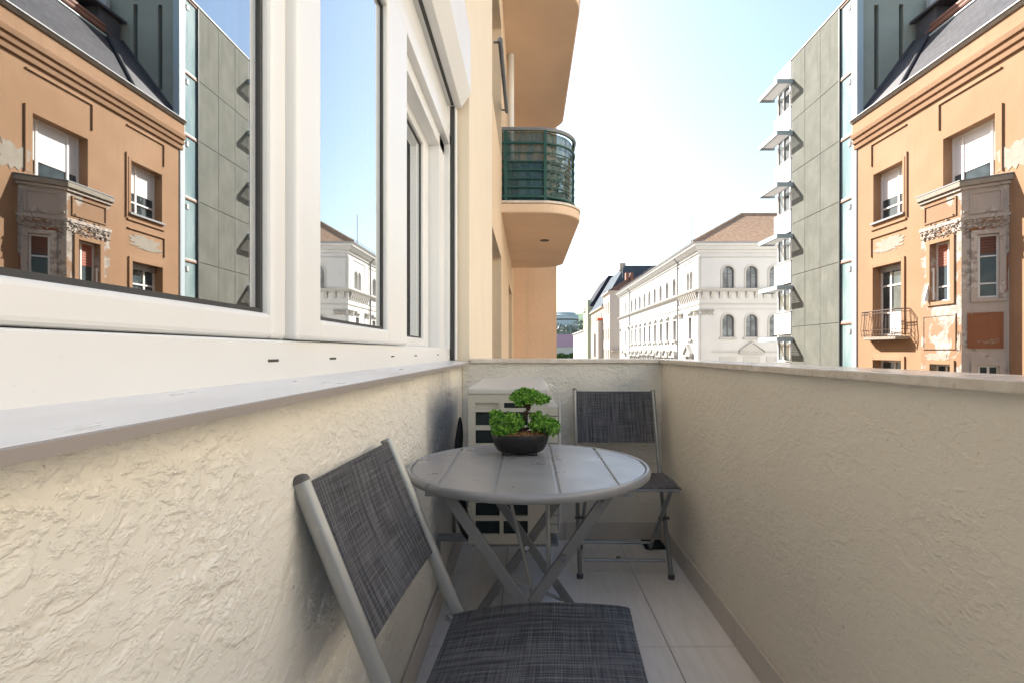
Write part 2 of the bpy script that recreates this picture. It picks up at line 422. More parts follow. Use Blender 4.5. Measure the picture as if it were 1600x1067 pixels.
# dense sheet carrying the trowelled stucco in true relief
g = MB(); y0, y1, z0, z1 = .2, 2.95, -.004, .962; ny, nz = 690, 250
g.v = [(XW, y0+(y1-y0)*i/ny, z0+(z1-z0)*j/nz) for j in range(nz+1) for i in range(ny+1)]
g.f = [(j*(ny+1)+i, j*(ny+1)+i+1, (j+1)*(ny+1)+i+1, (j+1)*(ny+1)+i) for j in range(nz) for i in range(ny)]
g.build('stucco_coat', m_stucco_near, house, smooth=True)
MB().box(XW-.011, XW, -1.35, .2, -.004, .962).build('stucco_coat', m_stucco, house)
# wall over and beside the window, then the long facade
MB().box(-.62, XP+.004, -1.35, 2.95, 2.47, 13).build('upper_wall', m_cream_paint, house)
MB().box(-.62, XP, -3.0, -1.35, -9, 13).build('upper_wall', m_cream_paint, house)
FA = Fr((XP+.004, 0, 0), (0, 1, 0), (1, 0, 0)); FB = Fr((XP-.012, 0, 0), (0, 1, 0), (1, 0, 0))
k_ = MB().wall(FA, 2.952, 4.8, -9, 13); k_.quad(FA.p(2.952, -9), FA.p(2.952, 13), FA.p(2.952, 13, -.3), FA.p(2.952, -9, -.3))
k_.quad(FA.p(4.8, -9), FA.p(4.8, 13), FA.p(4.8, 13, -.06), FA.p(4.8, -9, -.06))
k_.build('pilaster', m_cream_paint, house)
holes = []
for fl in range(-3, 4):
    zb = fl*2.88
    holes += [(5.0, 6.75, zb+.55 if fl == 1 else zb-.1, zb+2.2), (9.2, 11.0, zb-.1, zb+2.2)]
MB().wall(FB, 4.8, 11.9, -9, 13, holes, .24).build('facade_wall', m_peach, house)
for h in holes:
    window(FB, house, h[0], h[1], h[2], h[3], -.16, fw=.07, us=((h[0]+h[1])/2,), gm=m_fglass)
MB().box(-.5, .62, 11.9, 40, -9, 13).build('bay', m_orange_left, house)
c_ = MB()
c_.box(-12, -3.2, -3, 40, -9, 13); c_.box(-3.2, -.63, -2.4, 40, 2.6, 12.9); c_.box(-3.2, -.63, -2.4, 40, -9, -.06)
c_.box(-3.2, -.63, 3.4, 40, -.06, 2.6); c_.box(-3.2, -.63, -3, -2.4, -9, 12.9)
c_.build('building_core', m_interior, house)
# curtains inside the room
def curtain(ya, yb, x, z0, z1, amp=.03, pitch=.11, mat=None):
    n = int((yb-ya)/.012); m = MB()
    for i in range(n+1):
        y = ya+(yb-ya)*i/n; xx = x+amp*sin(2*pi*y/pitch)+.3*amp*sin(2*pi*y/pitch*.37+1)
        m.v += [(xx, y, z0), (xx, y, z1)]
    m.f = [(2*i, 2*i+2, 2*i+3, 2*i+1) for i in range(n)]
    m.build('curtain', mat or m_curtain, house, smooth=True)
curtain(1.9, 2.9, -.66, .98, 2.3)
# window of our room: lower frame rail, sashes
zt = EYE+1.0
fr = MB()
fr.box(-.52, XF, -1.3, 2.94, .975, EYE+.019)            # bottom rail
fr.box(-.52, XF, -1.3, 2.94, zt+.10, zt+.16)            # head rails with running grooves
fr.box(-.53, XF-.03, -1.3, 2.94, zt+.04, zt+.10)
fr.box(-.52, XF-.012, -1.3, 2.94, zt+.16, zt+.31)
fr.box(-.56, XF-.03, 2.72, 2.94, EYE+.019, zt+.31)     # jamb at the far end
fr.box(-.52, XF, 2.86, 2.94, .975, zt+.31)
fr.box(-.53, XF-.012, .9385, .9475, EYE+.0195, zt+.1)
wnd = fr.build('window', m_pvc, house, bevel=.003)
fr2=MB().box(-.575, XF-.025, 1.80, 2.72, .975, EYE+.0185).build('track_rail', m_pvc, wnd)

def sash(ya, yb, x, gy0, gy1, name='sash'):
    """x = outer face; gy0..gy1 is the glass opening"""
    gz0, gz1 = EYE+.062, zt; m = MB(); z0, z1 = EYE+.021, zt+.07
    m.box(x-.06, x, ya, gy0, z0, z1); m.box(x-.06, x, gy1, yb, z0, z1)
    m.box(x-.06, x-.0005, gy0, gy1, z0, gz0); m.box(x-.06, x-.0005, gy0, gy1, gz1, z1)
    s = m.build(name, m_pvc, wnd, bevel=.008, seg=3)
    e = .008; k = MB()
    k.box(x-.04, x-.016, gy0-.001, gy0+e, gz0, gz1); k.box(x-.04, x-.016, gy1-e, gy1+.001, gz0, gz1)
    k.box(x-.04, x-.0162, gy0+e, gy1-e, gz0-.001, gz0+e); k.box(x-.04, x-.0162, gy0+e, gy1-e, gz1-e, gz1+.001)
    k.build('gasket', m_gasket, wnd)
    MB().box(x-.034, x-.020, gy0+.001, gy1-.001, gz0+.001, gz1-.001).build('pane', m_pane, wnd)
sash(-1.29, .938, XF-.002, -1.2, .885)
sash(.948, 1.80, XF+.014, 1.055, 1.56)
sash(1.70, 2.716, XF-.085, 1.80, 2.60)
ws = MB()
for y in (.42*840/399, 1.153, 1.66, 2.0, 2.49, .1): ws.box(XF-.01, XF+.0008, y-.018, y+.018, EYE-.017, EYE-.0125)
ws.build('drain_slot', m_gasket, wnd)
# sill: a gently falling slab
s_ = MB(); pr = [(XF-.08, EYE-.046), (XF, EYE-.0465), (-.3255, EYE-.0588), (-.3255, EYE-.0688), (XF-.08, EYE-.0688)]
s_.loop([(x, -1.35, z) for x, z in pr], [(x, 2.93, z) for x, z in pr]); s_.build('window_sill', m_sill, house, bevel=.001)
MB().loop([(x, -1.35, z) for x, z in ((-.325, EYE-.0593), (-.3195, EYE-.0600), (-.3215, EYE-.0705), (-.325, EYE-.0705))], [(x, 2.93, z) for x, z in ((-.325, EYE-.0593), (-.3195, EYE-.0600), (-.3215, EYE-.0705), (-.325, EYE-.0705))]).build('sill_nosing', plain('taupe_sill_edge', (.36, .32, .30), .6, .06, 5), house)
# roller shutter box and its guide rail
b_ = MB(); zb = EYE+1.31
pr = [(-.50, zb), (-.362, zb), (-.312, zb+.075), (-.312, zb+.40), (-.50, zb+.40)]
b_.loop([(x, -1.35, z) for x, z in pr], [(x, 2.9, z) for x, z in pr]); sb = b_.build('shutter_box', m_pvc, house, bevel=.004)
MB().box(-.412, -.398, -1.3, 2.86, zb-.004, zb+.002).build('shutter_slot', m_gasket, sb)
MB().box(-.418, -.388, 2.88, 2.935, .985, zb-.002).build('guide_rail', m_pvc, house, bevel=.003)
MB().box(-.416, -.396, 2.872, 2.881, .985, zb-.004).build('rail_groove', m_gasket, house)
# small things on the facade further on
MB().tube([(XP+.05, 5.3, 4.1), (XP+.05, 6.9, 4.1)], .025, 8).tube([(XP-.02, 5.35, 4.1), (XP+.05, 5.35, 4.1)], .012, 6).tube([(XP-.02, 6.85, 4.1), (XP+.05, 6.85, 4.1)], .012, 6).build('window_rail', m_gutter, house)
MB().tube([(XP+.055, 8.3, 2.9), (XP+.055, 8.3, 12.9)], .05, 10).build('downpipe', m_wframe, house, smooth=True)

def arc(cx, cy, r, a0, a1, n=14): return [(cx+r*cos(a0+(a1-a0)*i/n), cy+r*sin(a0+(a1-a0)*i/n)) for i in range(n+1)]
def plan(xo, ya, yb, r): return [(XP-.1, ya)] + arc(xo-r, ya+r, r, -pi/2, 0) + arc(xo-r, yb-r, r, 0, pi/2) + [(XP-.1, yb)]
def balcony(z):
    m = MB(); po = plan(.69, 6.72, 11.2, .55)
    m.prism(po, z-.12, z)
    sl = m.build('balcony', m_soffit, house, bevel=.02)
    e = MB(); pi_ = plan(.70, 6.71, 11.21, .56); e.prism(pi_, z+.002, z+.03); e.build('slab_edge', m_coping, sl)
    if z < 3: MB().lathe([(.0, z-.128), (.07, z-.128), (.075, z-.119), (0, z-.119)], (.25, 8.4), 16).build('drain', m_gasket, sl)
    pr = plan(.62, 6.82, 11.1, .52)
    rl = MB()
    for zz, r in ((.11, .018), (.23, .009), (.34, .009), (.45, .009), (.56, .009), (.67, .009), (.79, .018), (.95, .018)):
        rl.tube([(x, y, z+zz) for x, y in pr], r, 6)
    for x, y in ((XP+.04, 6.82), (.21, 6.82), (.62, 7.5), (.62, 9), (.62, 10.5)): rl.box(x-.018, x+.018, y-.012, y+.012, z+.02, z+.95)
    rl.build('railing', m_green, sl)
    nt = MB(); q = [(x-.03 if i > 4 else x, y+.03) for i, (x, y) in enumerate(pr)]
    nt.v = [(x, y, zz) for x, y in q for zz in (z+.06, z+.94)]
    nt.f = [(2*i, 2*i+2, 2*i+3, 2*i+1) for i in range(len(q)-1)]
    nt.build('privacy_net', m_net, sl)
    MB().tube([(x, y, z+.965) for x, y in pr], .028, 8).build('handrail', m_gutter, sl)
    return sl
for z in (2.88, 5.72, 8.6): balcony(z)
# on the neighbour's balcony, seen through the net
t = thing('storage_box', 'dark grey storage box standing on the green railed balcony', 'storage box', (-.05, 7.4, 2.912))
m = MB().box(-.28, .24, 7.15, 7.65, 2.915, 3.5); m.build('box', plain('dark_grey_plastic', (.05, .055, .06), .6), t, bevel=.01)
MB().box(-.30, .26, 7.13, 7.67, 3.5, 3.54).build('lid', plain('grey_plastic_lid', (.08, .085, .09), .6), t, bevel=.008)
t = thing('potted_plant', 'small leafy plant in a dark pot on the green railed balcony', 'potted plant', (.4, 7.5, 2.912))
MB().lathe([(0, 2.915), (.12, 2.915), (.16, 3.2), (.145, 3.2), (.14, 3.17), (0, 3.17)], (.4, 7.5), 16).build('pot', m_pipe, t)

# ================================================================ foliage helper
def leaves(m, c, r, n, size, up=.4, hollow=.55):
    c = V(c)
    for _ in range(n):
        d = V((random.gauss(0, 1), random.gauss(0, 1), random.gauss(0, 1))).normalized()
        q = hollow+(1-hollow)*random.random()**.6
        p = c+V((d.x*r[0]*q, d.y*r[1]*q, d.z*r[2]*q))
        ax = (d*.8+V((random.uniform(-1, 1), random.uniform(-1, 1), random.uniform(-.3, 1)+up))).normalized()
        sd = ax.cross(V((random.uniform(-1, 1), random.uniform(-1, 1), random.uniform(-1, 1)))).normalized()
        s = size*random.uniform(.6, 1.25); nn = ax.cross(sd)*s*.18
        m.add([p-ax*s*.5, p+sd*s*.32+nn, p+ax*s*.6, p-sd*s*.32+nn], [(0, 1, 2, 3)])
m = MB()
for cx, cz, r in ((.38, 3.42, .2), (.48, 3.6, .15), (.3, 3.58, .13)): leaves(m, (cx, 7.5, cz), (r, r, r*.8), 130, .06)
m.build('foliage', m_tree, t)
MB().tube([(.4, 7.5, 3.15), (.41, 7.5, 3.5)], .012, 6).build('stem', m_bark, t)

# ================================================================ the balcony we stand on
fl = kind(MB().box(-.37, .74, -1.35, 2.96, -.25, -.004).build('balcony_floor', m_grout), 'structure')
xs = [-.372, -.11, .49, .738]; ys = [-1.33, -.6, .02, .64, 1.26, 1.88, 2.5, 2.955]
for a, b in zip(xs, xs[1:]):
    for c, d in zip(ys, ys[1:]):
        o = MB().box(a+.0015, b-.0015, c+.0015, d-.0015, -.02, random.uniform(-.0006, .0004)).build('floor_tile', m_tile, None, bevel=.0012)
        o.parent = fl
side = thing('parapet_wall', 'long stucco parapet with stone coping along the street side on the right', 'wall', (.8, 1, 0))
MB().box(.732, .875, -1.35, 3.10, -.6, .966).build('wall_body', m_stucco_right, side)
ye = [-1.36, -.42, .58, 1.72, 3.122]
for a, b in zip(ye, ye[1:]): MB().box(.714, .893, a+.001, b-.001, .967, .988).build('coping_stone', m_coping, side, bevel=.003)
for a, b in zip(ys, ys[1:]): MB().box(.7215, .7315, a+.001, b-.001 if b < 2.9 else 2.939, .001, .095).build('skirting_tile', m_skirt, side, bevel=.0015)
end = thing('parapet_wall', 'short stucco parapet closing the far end of the balcony', 'wall', (.2, 3, 0))
MB().box(-.36, .731, 2.95, 3.10, -.6, .966).build('wall_body', m_stucco, end)
MB().box(-.318, .713, 2.93, 3.122, .967, .990).build('coping_stone', m_coping, end, bevel=.003)
for a, b in ((-.34, .2), (.2, .7205)): MB().box(a+.001, b-.001, 2.94, 2.9495, .001, .095).build('skirting_tile', m_skirt, end, bevel=.0015)
for a, b in zip(ys, ys[1:]):
    o = MB().box(XW+.003, XW+.014, a+.001, (b if b < 2.9 else 2.938)-.001, .001, .092).build('skirting_tile', m_skirt, house, bevel=.0015)
back = thing('parapet_wall', 'stucco parapet closing the balcony behind the viewer', 'wall', (.2, -1.3, 0))
MB().box(-.33, .731, -1.5, -1.36, -.6, .966).build('wall_body', m_stucco, back)
tag(MB().box(.61, .715, 2.80, 2.92, .0005, .012).build('floor_drain', m_pipe, None, bevel=.003), 'small dark drain plate on the floor in the far right corner', 'drain')

# ================================================================ round folding table
TX, TY, TZ = 0.0, 1.536, .71
tb = thing('bistro_table', 'round taupe metal folding table with slatted top holding the bonsai', 'table', (TX, TY, 0))
gx = [-.327, -.22, -.08, .07, .2155, .327]
def clipdisc(a, b, Rr, n=14):
    a, b = max(a, -Rr+1e-4), min(b, Rr-1e-4)
    up = []; 
    for i in range(n+1):
        x = a+(b-a)*i/n; up.append((TX+x, TY+math.sqrt(Rr*Rr-x*x)))
    dn = [(x, 2*TY-y) for x, y in reversed(up)]
    pts = up+dn; out = []
    for p in pts:
        if not out or (V((*p, 0))-V((*out[-1], 0))).length > 1e-4: out.append(p)
    if (V((*out[0], 0))-V((*out[-1], 0))).length < 1e-4: out.pop()
    return out
for a, b in zip(gx, gx[1:]):
    MB().prism(clipdisc(a+.0022, b-.0022, .3275), TZ-.012, TZ+random.uniform(-.0004, .0004)).build('slat', m_table, tb, bevel=.0035, seg=3)
MB().prism(clipdisc(-.32, .32, .32, 40), TZ-.016, TZ-.0035).build('backing_plate', m_table, tb)
ring = [(TX+.334*cos(2*pi*i/72), TY+.334*sin(2*pi*i/72), TZ-.011) for i in range(72)]
MB().tube(ring, .0065, 12, True, ry=None).build('inner_rim', m_table, tb, smooth=True)
rm = MB().lathe([(.3285, TZ-.020), (.3285, TZ-.0005), (.331, TZ+.0012), (.336, TZ+.0012), (.3395, TZ-.002), (.341, TZ-.009), (.3395, TZ-.017), (.335, TZ-.022), (.3285, TZ-.020)], (TX, TY), 72)
rm.build('rim', m_table, tb, smooth=True)
def bar(name, p, q, wdt, thk, mat, parent, side=(0, 1, 0), bevel=.002):
    p, q = V(p), V(q); d = (q-p).normalized(); s = V(side); a = d.cross(s).normalized()
    pts = [p-a*wdt/2-s*thk/2, p+a*wdt/2-s*thk/2, p+a*wdt/2+s*thk/2, p-a*wdt/2+s*thk/2]
    return MB().hexa(pts+[x+(q-p) for x in pts]).build(name, mat, parent, bevel=bevel)
for yy, sgn in ((1.307, -1), (1.765, 1)):
    for s in (-1, 1):
        y = yy+.008*s
        bar('leg', (s*.196, y, .684), (-s*.272, y, .012), .027, .013, m_table_leg, tb)
        MB().tube([(s*.19, y-.012, .678), (s*.19, y+.012, .678)], .011, 10).build('hinge', m_table_leg, tb)
    bl = MB(); bl.tube([(-.006, yy-.024, .395), (-.006, yy+.024, .395)], .008, 10); bl.build('pivot_bolt', m_chrome, tb)
    MB().box(-.25, .25, yy-.012, yy+.012, .682, .693).build('top_rail', m_table_leg, tb)
for s, yy in ((1, 0), (-1, 0)):
    MB().tube([(s*.268, 1.30, .02), (s*.268, 1.775, .02)], .008, 8).build('foot_bar', m_table_leg, tb)
    MB().tube([(s*.185, 1.30, .665), (s*.185, 1.775, .665)], .007, 8).build('hinge_bar', m_table_leg, tb)
MB().tube([(-.06, 1.32, .482), (.107, 1.755, .221)], .0055, 8).build('brace_rod', m_chair_metal, tb)
MB().tube([(-.062, 1.47, .69), (-.058, 1.47, .655), (.006, 1.50, .375), (.012, 1.505, .34)], .0052, 8).build('brace_rod', m_chair_metal, tb)
MB().tube([(.046, 1.322, .69), (.05, 1.322, .47)], .0055, 8).build('brace_rod', m_chair_metal, tb)
MB().tube([(.083, 1.285, .535), (.083, 1.30, .535)], .007, 10).build('pivot_bolt', m_chrome, tb)

# ================================================================ folding chairs
def grid_sling(path, hw, sag, thick, name, parent, nu=22, wrap=0.0, frontroll=False):
    """fabric stretched between two rails; path = (x, z) points along the sling"""
    L = [0]
    for a, b in zip(path, path[1:]): L.append(L[-1]+math.dist(a, b))
    m = MB(); m.uv = []; n = len(path)
    for side in (1, -1):
        for i, (x, z) in enumerate(path):
            a = path[max(i-1, 0)]; b = path[min(i+1, n-1)]; d = V((b[0]-a[0], 0, b[1]-a[1])).normalized(); nr = V((-d.z, 0, d.x))
            e = min(1, 2.2*min(L[i], L[-1]-L[i])/L[-1]+.25)
            for j in range(nu+1):
                q = 2*j/nu-1; y = q*hw
                dp = -sag*(1-q*q)*e + side*thick/2
                if abs(q) > .93 and wrap: dp -= wrap*(abs(q)-.93)/.07
                p = V((x, y, z))+nr*dp
                p.y += random.uniform(-.0005, .0005)
                m.v.append(tuple(p)); m.uv.append((y+.3, L[i]))
    W = nu+1; off = n*W
    for i in range(n-1):
        for j in range(nu):
            a = i*W+j; m.f.append((a, a+1, a+W+1, a+W)); a += off; m.f.append((a+W, a+W+1, a+1, a))
    for i in range(n-1):
        for j in (0, nu): a = i*W+j; m.f.append((a, a+W, a+W+off, a+off))
    for j in range(nu):
        for i in (0, n-1): a = i*W+j; m.f.append((a, a+1, a+1+off, a+off))
    return m.build(name, m_fabric, parent, smooth=True)
def lerp_path(pts, n):
    """Catmull-Rom through the points"""
    out = []; P = [pts[0]]+list(pts)+[pts[-1]]
    for k in range(1, len(P)-2):
        for i in range(n):
            t = i/n; a, b, c, d = P[k-1], P[k], P[k+1], P[k+2]
            out.append(tuple(.5*(2*b[q]+(c[q]-a[q])*t+(2*a[q]-5*b[q]+4*c[q]-d[q])*t*t+(3*b[q]-a[q]-3*c[q]+d[q])*t**3) for q in range(len(b))))
    out.append(tuple(pts[-1])); return out
CH = 'folding chairs with woven grey sling fabric'
chair = thing('folding_chair', 'x', 'chair', (0, 0, 0), CH)
HW = .207
for s in (-1, 1):
    pth = lerp_path([(-.175, s*HW, .826), (-.09, s*HW, .622), (-.005, s*HW, .42), (.06, s*HW, .30), (.235, s*HW, .012)], 6)
    MB().tube(pth, .0105, 12, ry=.0155, side=(0, 1, 0)).build('back_post', m_chair_metal, chair, smooth=True)
    MB().lathe([(.0, .0105), (.008, .0095), (.0145, .006), (.0165, .0), (.0165, -.003), (0, -.003)], (0, 0), 16, .95, .72).build('end_cap', m_cap, chair, smooth=True)
    cap = chair.children[-1]; cap.location = (-.1755, s*HW, .8265); cap.rotation_euler = (0, -.40, 0)
    MB().tube([(.34, s*(HW-.024), .432), (.18, s*(HW-.024), .288), (-.125, s*(HW-.024), .012)], .0085, 10, ry=.012, side=(0, 1, 0)).build('rear_leg', m_chair_metal, chair, smooth=True)
    for x, z in ((.238, .012), (-.128, .012)):
        yy = s*HW if x > 0 else s*(HW-.024)
        MB().lathe([(0, -.0115), (.0145, -.0115), (.0155, .012), (.014, .02), (0, .02)], (x, yy), 12).build('foot_cap', m_cap, chair)
        chair.children[-1].location.z = .012
    seatp = lerp_path([(-.005, .418), (.09, .441), (.2, .452), (.31, .450), (.382, .444)], 5)
    MB().tube([(x, s*(HW-.004), z-.008) for x, z in seatp], .0095, 8).build('seat_rail', m_chair_metal, chair, smooth=True)
    MB().tube(lerp_path([(.012, s*(HW+.014), .425), (-.028, s*(HW+.016), .419), (-.036, s*(HW+.013), .408), (-.026, s*(HW+.015), .398), (.015, s*(HW+.014), .392)], 4), .0045, 8).build('slide_bracket', m_chair_metal, chair, smooth=True)
    MB().tube([(.128, s*(HW-.034), .242), (.128, s*(HW+.016), .242)], .0075, 10).build('pivot_bolt', m_cap, chair)
for x, z in ((.198, .068), (-.085, .05)): MB().tube([(x, -HW+.02, z), (x, HW-.02, z)], .008, 8).build('stretcher', m_chair_metal, chair)
MB().tube([(.374, -HW, .438), (.374, HW, .438)], .009, 8).build('seat_rail', m_chair_metal, chair)
bp = [(-.1705+(.1705-.064)*i/24, .82-(.82-.567)*i/24) for i in range(25)]
grid_sling(bp, HW-.006, .012, .0028, 'back_sling', chair)
sp = lerp_path([(-.012, .424), (.09, .4475), (.2, .459), (.31, .458), (.378, .453), (.389, .446)], 6)
grid_sling(sp, HW+.010, .010, .003, 'seat_sling', chair, wrap=.014)
chair2 = copy_tree(chair)
chair.location = (-.172, 1.043, 0); chair.rotation_euler = (0, 0, R(-3.6))
chair['label'] = 'nearest grey folding chair with its back against the left stucco wall'
chair2.location = (.447, 2.682, 0); chair2.rotation_euler = (0, 0, R(-91.5))
chair2['label'] = 'farther grey folding chair in the right corner behind the table'

# ================================================================ bonsai on the table
BX, BY = -.026, 1.69
bo = thing('bonsai', 'small bonsai with three green leaf clumps in a black oval pot on the round table', 'bonsai', (BX, BY, TZ))
p = MB().lathe([(0, .005), (.056, .005), (.072, .012), (.084, .032), (.089, .050), (.0895, .060), (.088, .064), (.084, .064), (.082, .056), (.06, .054), (0, .054)], (0, 0), 48, 1, .72)
for k in range(4):
    a = pi/4+k*pi/2; x, y = .055*cos(a), .042*sin(a); p.box(x-.014, x+.014, y-.009, y+.009, .0015, .02)
p.v = [(BX+x, BY+y, TZ+z) for x, y, z in p.v]; p.build('pot', m_pot, bo, smooth=True)
ch = MB()
for _ in range(420):
    r = .08*math.sqrt(random.random()); a = random.uniform(0, 2*pi)
    c = V((BX+r*cos(a), BY+.72*r*sin(a), TZ+.057+.011*(1-(r/.08)**2)+random.uniform(-.003, .004)))
    rot = M.Rotation(random.uniform(0, 6), 3, 'Z') @ M.Rotation(random.uniform(-.7, .7), 3, 'X'); l, wd = random.uniform(.003, .007), random.uniform(.0015, .003)
    q = [c+rot@V(v) for v in ((-l, -wd, -.001), (l, -wd, -.001), (l, wd, -.001), (-l, wd, -.001), (-l, -wd, .001), (l, -wd, .001), (l, wd, .001), (-l, wd, .001))]; ch.hexa(q)
kind(ch.build('bark_chips', m_chips, bo), 'stuff')
tp = lerp_path([(.012, 0, .05), (.002, .002, .085), (.012, 0, .115), (.024, -.002, .14), (.027, 0, .165)], 6); n = len(tp)
tr = MB().tube([(BX+x, BY+y, TZ+z) for x, y, z in tp], [.011-.0055*i/n+.0015*sin(i*1.7) for i in range(n)], 10)
for a, b, c in (((.006, 0, .08), (-.025, .0, .098), (-.05, .004, .105)), ((.008, 0, .075), (.04, .004, .085), (.072, 0, .1)), ((.024, 0, .145), (.0, .0, .16), (-.012, 0, .17)), ((.025, 0, .15), (.045, 0, .165), (.06, 0, .17))):
    pt = lerp_path([a, b, c], 4); tr.tube([(BX+x, BY+y, TZ+z) for x, y, z in pt], [.0055-.0035*i/len(pt) for i in range(len(pt))], 7)
tr.build('trunk', m_bark, bo, smooth=True)
def clump(lobes):
    m = MB()
    for x, y, z, rx, ry, rz, n in lobes:
        for _ in range(n):       # short twigs, each with a fan of small leaves
            d = V((random.gauss(0, 1), random.gauss(0, 1), random.gauss(.25, 1))).normalized(); q = random.uniform(.55, 1.08)
            c = V((BX+x+d.x*rx*q, BY+y+d.y*ry*q, TZ+z+d.z*rz*q))
            leaves(m, c, (.006, .006, .006), 7, .0105, .7, .2)
    kind(m.build('leaf_clump', m_leaf, bo), 'stuff')
clump([(.026, 0, .174, .058, .046, .023, 160), (.0, -.01, .172, .038, .03, .018, 60), (.062, 0, .172, .03, .028, .017, 55), (.02, 0, .192, .03, .025, .010, 40)])
clump([(-.045, -.016, .094, .05, .042, .036, 170), (-.080, -.004, .120, .024, .022, .018, 45), (-.018, -.02, .102, .03, .028, .026, 55), (-.058, -.026, .074, .032, .022, .018, 60)])
clump([(.066, -.006, .094, .04, .038, .030, 135), (.100, -.006, .084, .024, .024, .026, 65), (.05, .01, .115, .024, .024, .016, 35)])

# ================================================================ air conditioner on the left wall
ac = thing('air_conditioner', 'ivory outdoor air conditioner unit hung on the wall behind the table', 'air conditioner', (-.08, 2.4, .31))
a0, a1, b0, b1, c0, c1 = -.224, .071, 2.0, 2.78, .315, .884
FE = Fr((0, b0, 0), (1, 0, 0), (0, -1, 0))
cells = [(-.198, -.112, .82, .84)] + [(-.092, -.003, .82, .84)]
for k in range(7):
    zt_ = .806-.0675*k
    cells += [(-.198, -.108, zt_-.05, zt_), (-.094, -.003, zt_-.05, zt_)]
m = MB().wall(FE, a0, a1, c0, c1, cells, .014)
m.quad((a0, b0, c0), (a0, b1, c0), (a0, b1, c1), (a0, b0, c1)); m.quad((a1, b0, c0), (a1, b1, c0), (a1, b1, c1), (a1, b0, c1)); m.quad((a0, b1, c0), (a1, b1, c0), (a1, b1, c1), (a0, b1, c1)); m.quad((a0, b0, c0), (a1, b0, c0), (a1, b1, c0), (a0, b1, c0))
m.build('casing', m_ac, ac)
MB().box(-.21, .005, b0+.012, b0+.05, .335, .80).build('coil_fins', m_fins, ac)
MB().box(-.20, -.11, b0+.012, b0+.03, .818, .842).build('handle_recess', m_ac, ac); MB().box(-.094, 0, b0+.012, b0+.03, .818, .842).build('coil_fins', m_fins, ac)
ld_ = MB().box(a0-.006, a1+.006, b0-.006, b1+.004, c1-.014, c1+.012); ld_.build('lid', m_ac_top, ac, bevel=.008, seg=3)
fg = MB()
for k in range(14): fg.box(a1, .112, b0+.03+.004*(k % 2), b1-.02, .345+.034*k, .345+.034*k+.0315)
fg.build('fan_grille', m_ac, ac, bevel=.002)
pl = lerp_path([(.078, .905), (.098, .898), (.115, .872), (.121, .83), (.121, .6), (.121, .35)], 5)
sh = MB(); sh.loop([(x, b0+.03, z) for x, z in pl]+[(x-.006, b0+.03, z-.004) for x, z in reversed(pl)], [(x, b0+.07, z) for x, z in pl]+[(x-.006, b0+.07, z-.004) for x, z in reversed(pl)])
sh.build('grille_hood', m_ac_top, ac)
MB().box(a0+.01, .11, b0+.004, b1-.01, .304, .3145).build('base_pan', plain('grey_base_pan', (.2, .2, .2), .5), ac)
for y in (2.14, 2.6):
    MB().box(XW+.004, .10, y-.02, y+.02, .282, .303).box(XW+.004, XW+.012, y-.018, y+.018, .14, .2815).build('bracket', m_gutter, ac, bevel=.002)
MB().tube([(.085, 2.12, .303), (.085, 2.12, .318)], .018, 12).build('mounting_foot', m_chrome, ac)
pp = MB(); pp.tube(lerp_path([(-.268, 2.10, .775), (-.270, 2.10, .71), (-.275, 2.09, .63), (-.27, 2.06, .52), (-.245, 2.06, .40), (-.235, 2.07, .35)], 5), [.003, .006, .0085, .011, .0125, .014, .015]+[.016]*19, 9)
tag(pp.build('refrigerant_pipe', m_pipe, None, smooth=True), 'black foam wrapped pipe running down the wall beside the air conditioner', 'pipe')
pp = MB(); pp.tube(lerp_path([(-.262, 2.03, .62), (-.25, 2.03, .5), (-.268, 2.035, .42), (-.245, 2.03, .35), (-.215, 2.02, .325)], 5), .009, 8)
tag(pp.build('cable', m_pipe, None, smooth=True), 'thin dark cable looping under the air conditioner beside its grille', 'cable')
# ================================================================ ochre apartment house across the street
XO = 14.0
orange = thing('orange_apartment_house', 'weathered orange apartment house with peeling bay across the street', 'apartment house', (XO, 15, -9))
FO = Fr((XO, 0, 0), (0, 1, 0), (-1, 0, 0))
Y0, Y1 = 11.9, 23.0
ST = 3.78
H_ = []       # openings: u0,u1,z0,z1,depth
for k in (-2, -1, 0):
    H_.append((20.15, 21.80, -1.5+ST*k+ST*0, .69+ST*k, .34))
H_ += [(20.15, 21.80, 1.62, 4.40, .36), (20.12, 21.80, 6.22, 8.16, .36), (16.14, 18.16, 6.35, 8.18, .40)]
for u in (12.4,):
    H_ += [(u, u+1.66, 6.22, 8.16, .36), (u, u+1.66, 2.3, 4.40, .36), (u, u+1.66, -1.5, .69, .36), (u, u+1.66, -5.2, -3.0, .36)]
MB().wall(FO, Y0, Y1, -9, 9.75, H_).build('wall', m_or, orange)
body = MB()
body.quad((XO, Y1, -9), (XO+14, Y1, -9), (XO+14, Y1, 10.8), (XO, Y1, 10.8)); body.quad((XO, Y0, -9), (XO+14, Y0, -9), (XO+14, Y0, 10.8), (XO, Y0, 10.8))
body.box(XO+.6, XO+14, Y0+.01, Y1-.01, -9, 10.6)
body.build('wall', m_or, orange)
fk = dict(fw=.075, t=.06)
